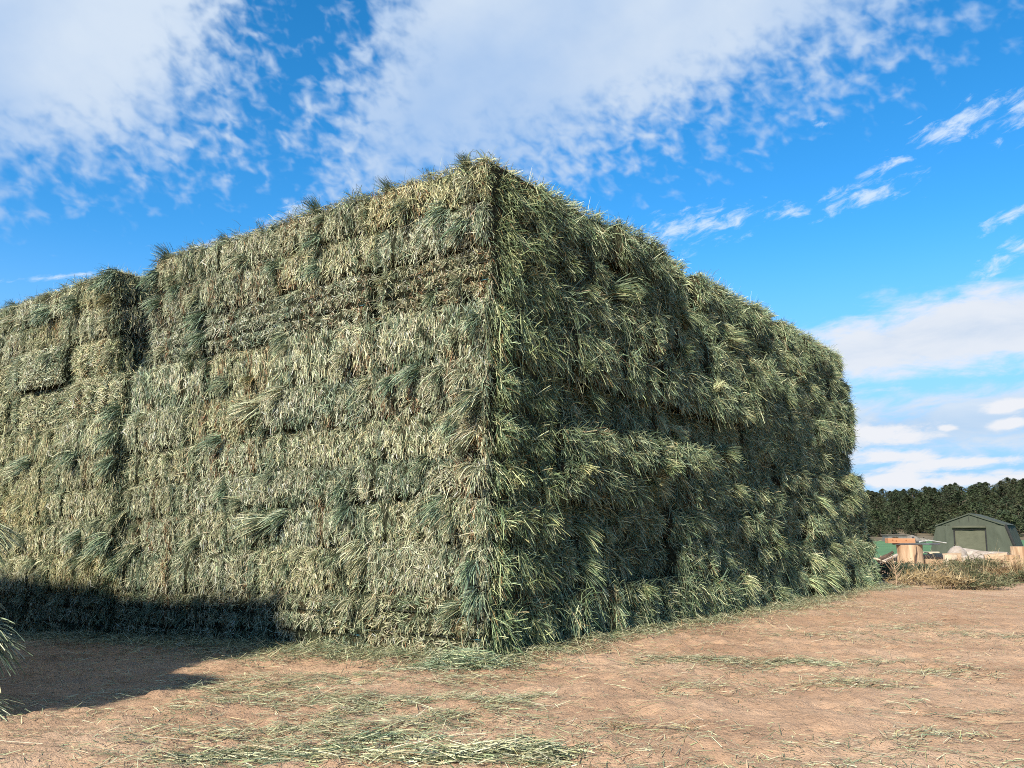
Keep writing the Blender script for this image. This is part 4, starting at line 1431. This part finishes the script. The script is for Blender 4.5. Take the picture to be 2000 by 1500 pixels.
# far shed, fence rail and rocks at the foot of the hill
c = P3(1747, 1052, 125)
sh = empty('shed', (c[0], 125, float(gz(np.array(c[0]), np.array(125.0)))))
tag(sh, 'small grey flat-roofed shed at the far edge of the field', 'shed')
mb = MB().box((0, 0, .45), (2.6, 2.0, 1.0))
mb.build('wall', M_SHED, sh)
MB().box((.1, 0, .99), (3.1, 2.4, .08)).build('roof', M_GREYLOG, sh)
MB().box((-.3, -1.01, .45), (.8, .02, .55)).build('opening', M_DARKWOOD_SHADE, sh)  # dark panel on the wall, interior shade put into its colour
for px_, lab, s_ in [(1783, 'low grey rock right of the far shed', (2.2, .9)), (1803, 'small pale rock at the far field edge beside the tent', (1.5, .6))]:
    c = P3(px_, 1050, 126)
    o_ = MB().tube([(0, 0, -.2), (0, 0, .3 * s_[1]), (0, 0, .75 * s_[1]), (.1, 0, s_[1])], [s_[0] * .55, s_[0] * .5, s_[0] * .36, s_[0] * .12], 11, .16).build('rock', M_ROCK)
    o_.location = (c[0], 126, float(gz(np.array(c[0]), np.array(126.0))))
    tag(o_, lab, 'rock')

# ------------------------------------------------------------------ weeds between the stack and the logs
WPAL = {'dark': [(0.035, 0.055, 0.035), (0.05, 0.07, 0.042), (0.07, 0.09, 0.06)], 'olive': [(0.075, 0.085, 0.045), (0.11, 0.115, 0.065), (0.15, 0.145, 0.085)],
        'tan': [(0.27, 0.20, 0.11), (0.22, 0.16, 0.08), (0.32, 0.26, 0.16)], 'brown': [(0.13, 0.085, 0.045), (0.19, 0.12, 0.065), (0.25, 0.18, 0.10)]}


def weed(label, px, Y, wid, hgt, pal, n, seed, leaf=(0.05, 0.12), stems=70, group=None):
    rng = np.random.default_rng(seed)
    x0 = (px - 1000) / 1724.0 * Y
    root = empty('weed_bush', (x0, Y, gzf(x0, Y)))
    tag(root, label, 'bush', group)
    pc = np.array(WPAL[pal])
    sb = Blades()
    ang = rng.uniform(0, 2 * math.pi, stems)
    rad = np.sqrt(rng.random(stems)) * wid * 0.28
    P = np.stack([np.cos(ang) * rad, np.sin(ang) * rad * .6, np.full(stems, -.02)], -1)
    D = np.stack([np.cos(ang) * rng.uniform(.1, .9, stems), np.sin(ang) * rng.uniform(.1, .9, stems), rng.uniform(.5, 1.2, stems)], -1)
    Ls = rng.uniform(.7, 1.7, stems) * hgt * 1.15
    sb.add(P, D, Ls, rng.uniform(.006, .012, stems), np.array([(0.34, 0.27, 0.16)] * stems) * rng.uniform(.5, 1.3, (stems, 1)), droop=.1, curl=.2, nseg=4, rng=rng)
    so = obj('stems', sb.mesh('stems'), M_LEAF, root)
    so['kind'] = 'stuff'
    lb = Blades()
    lump = rng.normal(0, 1, (9, 3)) * np.array([wid * .26, wid * .16, hgt * .14]) + np.array([0, 0, hgt * .52])
    n = int(n * 0.62)
    i = rng.integers(0, 9, n)
    P = lump[i] + rng.normal(0, 1, (n, 3)) * np.array([wid * .13, wid * .1, hgt * .15])
    P[:, 2] = np.clip(P[:, 2], 0.02, hgt * 1.1)
    P[:, 2] *= np.clip(1.1 - (np.abs(P[:, 0]) / (wid * .6)) ** 2 * .6, .3, 1.1)
    D = rng.normal(0, 1, (n, 3)) * np.array([1, 1, .6]) + np.array([0, 0, .7])
    T = pc[rng.integers(0, len(pc), n)] * rng.uniform(.7, 1.3, (n, 1))
    lb.add(P, D, rng.uniform(leaf[0], leaf[1], n), rng.uniform(.010, .022, n), T, droop=.2, curl=.2, nseg=2, rng=rng)
    lo_ = obj('foliage', lb.mesh('foliage'), M_LEAF, root)
    lo_['kind'] = 'stuff'
    return root


weed('dark green weed bush in the shade behind the far end of the stack', 1722, 19.2, 1.15, 0.37, 'dark', 2600, 1)
weed('dark leafy weed under the stump', 1775, 20.5, 1.0, 0.34, 'dark', 2200, 2)
weed('wispy tan dry weed in the middle of the weed strip', 1812, 17.8, 1.0, 0.31, 'tan', 700, 3, (.06, .2), 90)
weed('bleached tan grass tussock at the front of the weed strip', 1845, 16.3, 1.0, 0.21, 'tan', 900, 4, (.08, .22), 80)
weed('tall olive bush in front of the grey trunk', 1900, 20.5, 1.2, 0.47, 'olive', 2800, 5)
weed('olive weed mixed with dry stalks below the tall bush', 1885, 17.4, 1.1, 0.28, 'olive', 2000, 6, (.05, .15), 70)
weed('broad olive bush behind the tan grass', 1850, 21.5, 1.2, 0.37, 'olive', 2200, 12)
weed('rusty brown dry bush near the right edge', 1958, 19.2, .95, 0.31, 'brown', 1700, 7, (.05, .16), 70)
weed('green weed at the right edge below the sawn round', 1992, 18.4, .8, 0.31, 'olive', 1500, 8)
weed('tan dry weed behind the rusty bush at right', 1965, 23.5, 1.3, 0.37, 'tan', 900, 9, (.06, .18), 80)
weed('low green weed creeping over the dirt at the front right', 1912, 16.2, .9, 0.15, 'olive', 1000, 10)
weed('tan dry stalks standing left of the middle weed', 1772, 17.6, .7, 0.25, 'tan', 400, 11, (.06, .2), 70)
# the single dead sapling
c = gp(1743, 17.0)
sp = MB()
sp.tube([(0, 0, -.05), (.01, 0, .2), (-.02, .01, .5), (-.05, 0, .62)], [.012, .010, .007, .003], 5)
for i in range(14):
    z = random.uniform(.15, .5)
    a = random.choice((-1, 1))
    ln = random.uniform(.1, .25)
    sp.tube([(0, 0, z), (a * ln * .5, random.uniform(-.05, .05), z + ln * .5), (a * ln * .8, random.uniform(-.08, .08), z + ln)], [.006, .004, .002], 4)
so = sp.build('dead_sapling', M_TANLOG)
so.location = c
tag(so, 'thin bare dead sapling in front of the dark weed', 'sapling')


# ------------------------------------------------------------------ trees on the hill
def tree_meshes(seed):
    rng = np.random.default_rng(seed + 3000)
    h = 1.0
    n = 1300
    t = rng.random(n) ** 0.8
    prof = np.sin(np.clip(t * 0.92 + 0.10, 0, 1) * math.pi) ** 0.75
    prof = prof * (0.30 + 0.04 * rng.normal()) * (1.05 - 0.25 * t)
    lob = rng.normal(0, 1, (12, 3))
    a = rng.uniform(0, 2 * math.pi, n)
    rad = prof * np.sqrt(rng.uniform(.15, 1.15, n)) * (0.8 + 0.55 * np.sin(a * 3 + lob[0, 0] * 3 + t * 7))
    P = np.stack([np.cos(a) * rad, np.sin(a) * rad, 0.03 + t * 0.95], -1)
    D = rng.normal(0, 1, (n, 3)) + np.stack([np.cos(a), np.sin(a), np.full(n, .5)], -1)
    c = np.array([(0.036, 0.050, 0.027), (0.048, 0.064, 0.034), (0.075, 0.092, 0.05), (0.048, 0.048, 0.029)])[rng.integers(0, 4, n)] * rng.uniform(.7, 1.3, (n, 1))
    lb = Blades()
    lb.add(P, D, rng.uniform(.03, .07, n), rng.uniform(.022, .045, n), c, nseg=2, curl=.3, rng=rng, taper=.8)
    crown = lb.mesh('crown')
    crown.materials.append(M_LEAF)
    mb_ = MB().tube([(0, 0, -.04), (.01, 0, .3), (0, .01, .6), (0, 0, .85)], [.035, .026, .016, .005], 6)
    for _ in range(5):
        z = rng.uniform(.18, .6)
        aa = rng.uniform(0, 6.28)
        mb_.tube([(0, 0, z), (math.cos(aa) * .1, math.sin(aa) * .1, z + .06), (math.cos(aa) * .2, math.sin(aa) * .2, z + .13)], [.012, .008, .003], 4)
    me = bpy.data.meshes.new('trunk')
    me.from_pydata(mb_.v, [], mb_.f)
    me.materials.append(M_BARK)
    return crown, me


TREES = [tree_meshes(i) for i in range(7)]
tr = np.random.default_rng(5)
spots = []
tries = 0
while len(spots) < 298 and tries < 9000:
    tries += 1
    u = tr.uniform(0.385, 0.64)
    y = tr.uniform(134, 246)
    x = u * y
    px_ = 1000 + 1724 * u
    zz_ = float(hill_z(np.array(x), np.array(y)))
    py_ = 1040 - (zz_ - CAMH) / y * 1750
    if (1868 < px_ < 1900 and 978 < py_ < 1000) or (1948 < px_ < 1966 and 978 < py_ < 988):
        continue
    if all((x - a[0]) ** 2 + (y - a[1]) ** 2 > (1.9 + .006 * (a[1] - 134)) ** 2 for a in spots):
        spots.append((x, y, zz_))
spots.sort(key=lambda s_: s_[0] / s_[1])
crest = [s_ for s_ in spots if s_[1] > 226]
ci = 0
for i, (x, y, z) in enumerate(spots):
    h = tr.uniform(1.7, 3.9) * (1.15 if tr.random() < .15 else 1)
    e = empty('evergreen_tree', (x, y, z - .1))
    e.scale = (h * tr.uniform(1.5, 2.2), h * tr.uniform(1.5, 2.2), h)
    e.rotation_euler = (0, 0, tr.uniform(0, 6.28))
    if y > 226:
        tag(e, 'dark evergreen tree along the crest of the wooded hill', 'tree', 'evergreens along the hill crest')
    else:
        tag(e, 'dark evergreen tree on the slope of the wooded hill', 'tree', 'evergreens on the hill slope')
    cr, tk = TREES[int(tr.integers(len(TREES)))]
    k_ = tr.uniform(.75, 1.25)
    o_ = bpy.data.objects.new('crown', cr)
    o_.color = (k_ * tr.uniform(.9, 1.1), k_, k_ * tr.uniform(.9, 1.1), 1)
    link(o_, e)
    link(bpy.data.objects.new('trunk', tk), e)

# ------------------------------------------------------------------ render settings
SC.cycles.max_bounces = 6
SC.cycles.diffuse_bounces = 2
SC.cycles.glossy_bounces = 2
SC.cycles.transmission_bounces = 3
SC.cycles.transparent_max_bounces = 4
SC.cycles.use_denoising = False
SC.cycles.filter_width = 1.0
SC.cycles.use_adaptive_sampling = True
SC.cycles.adaptive_threshold = 0.02
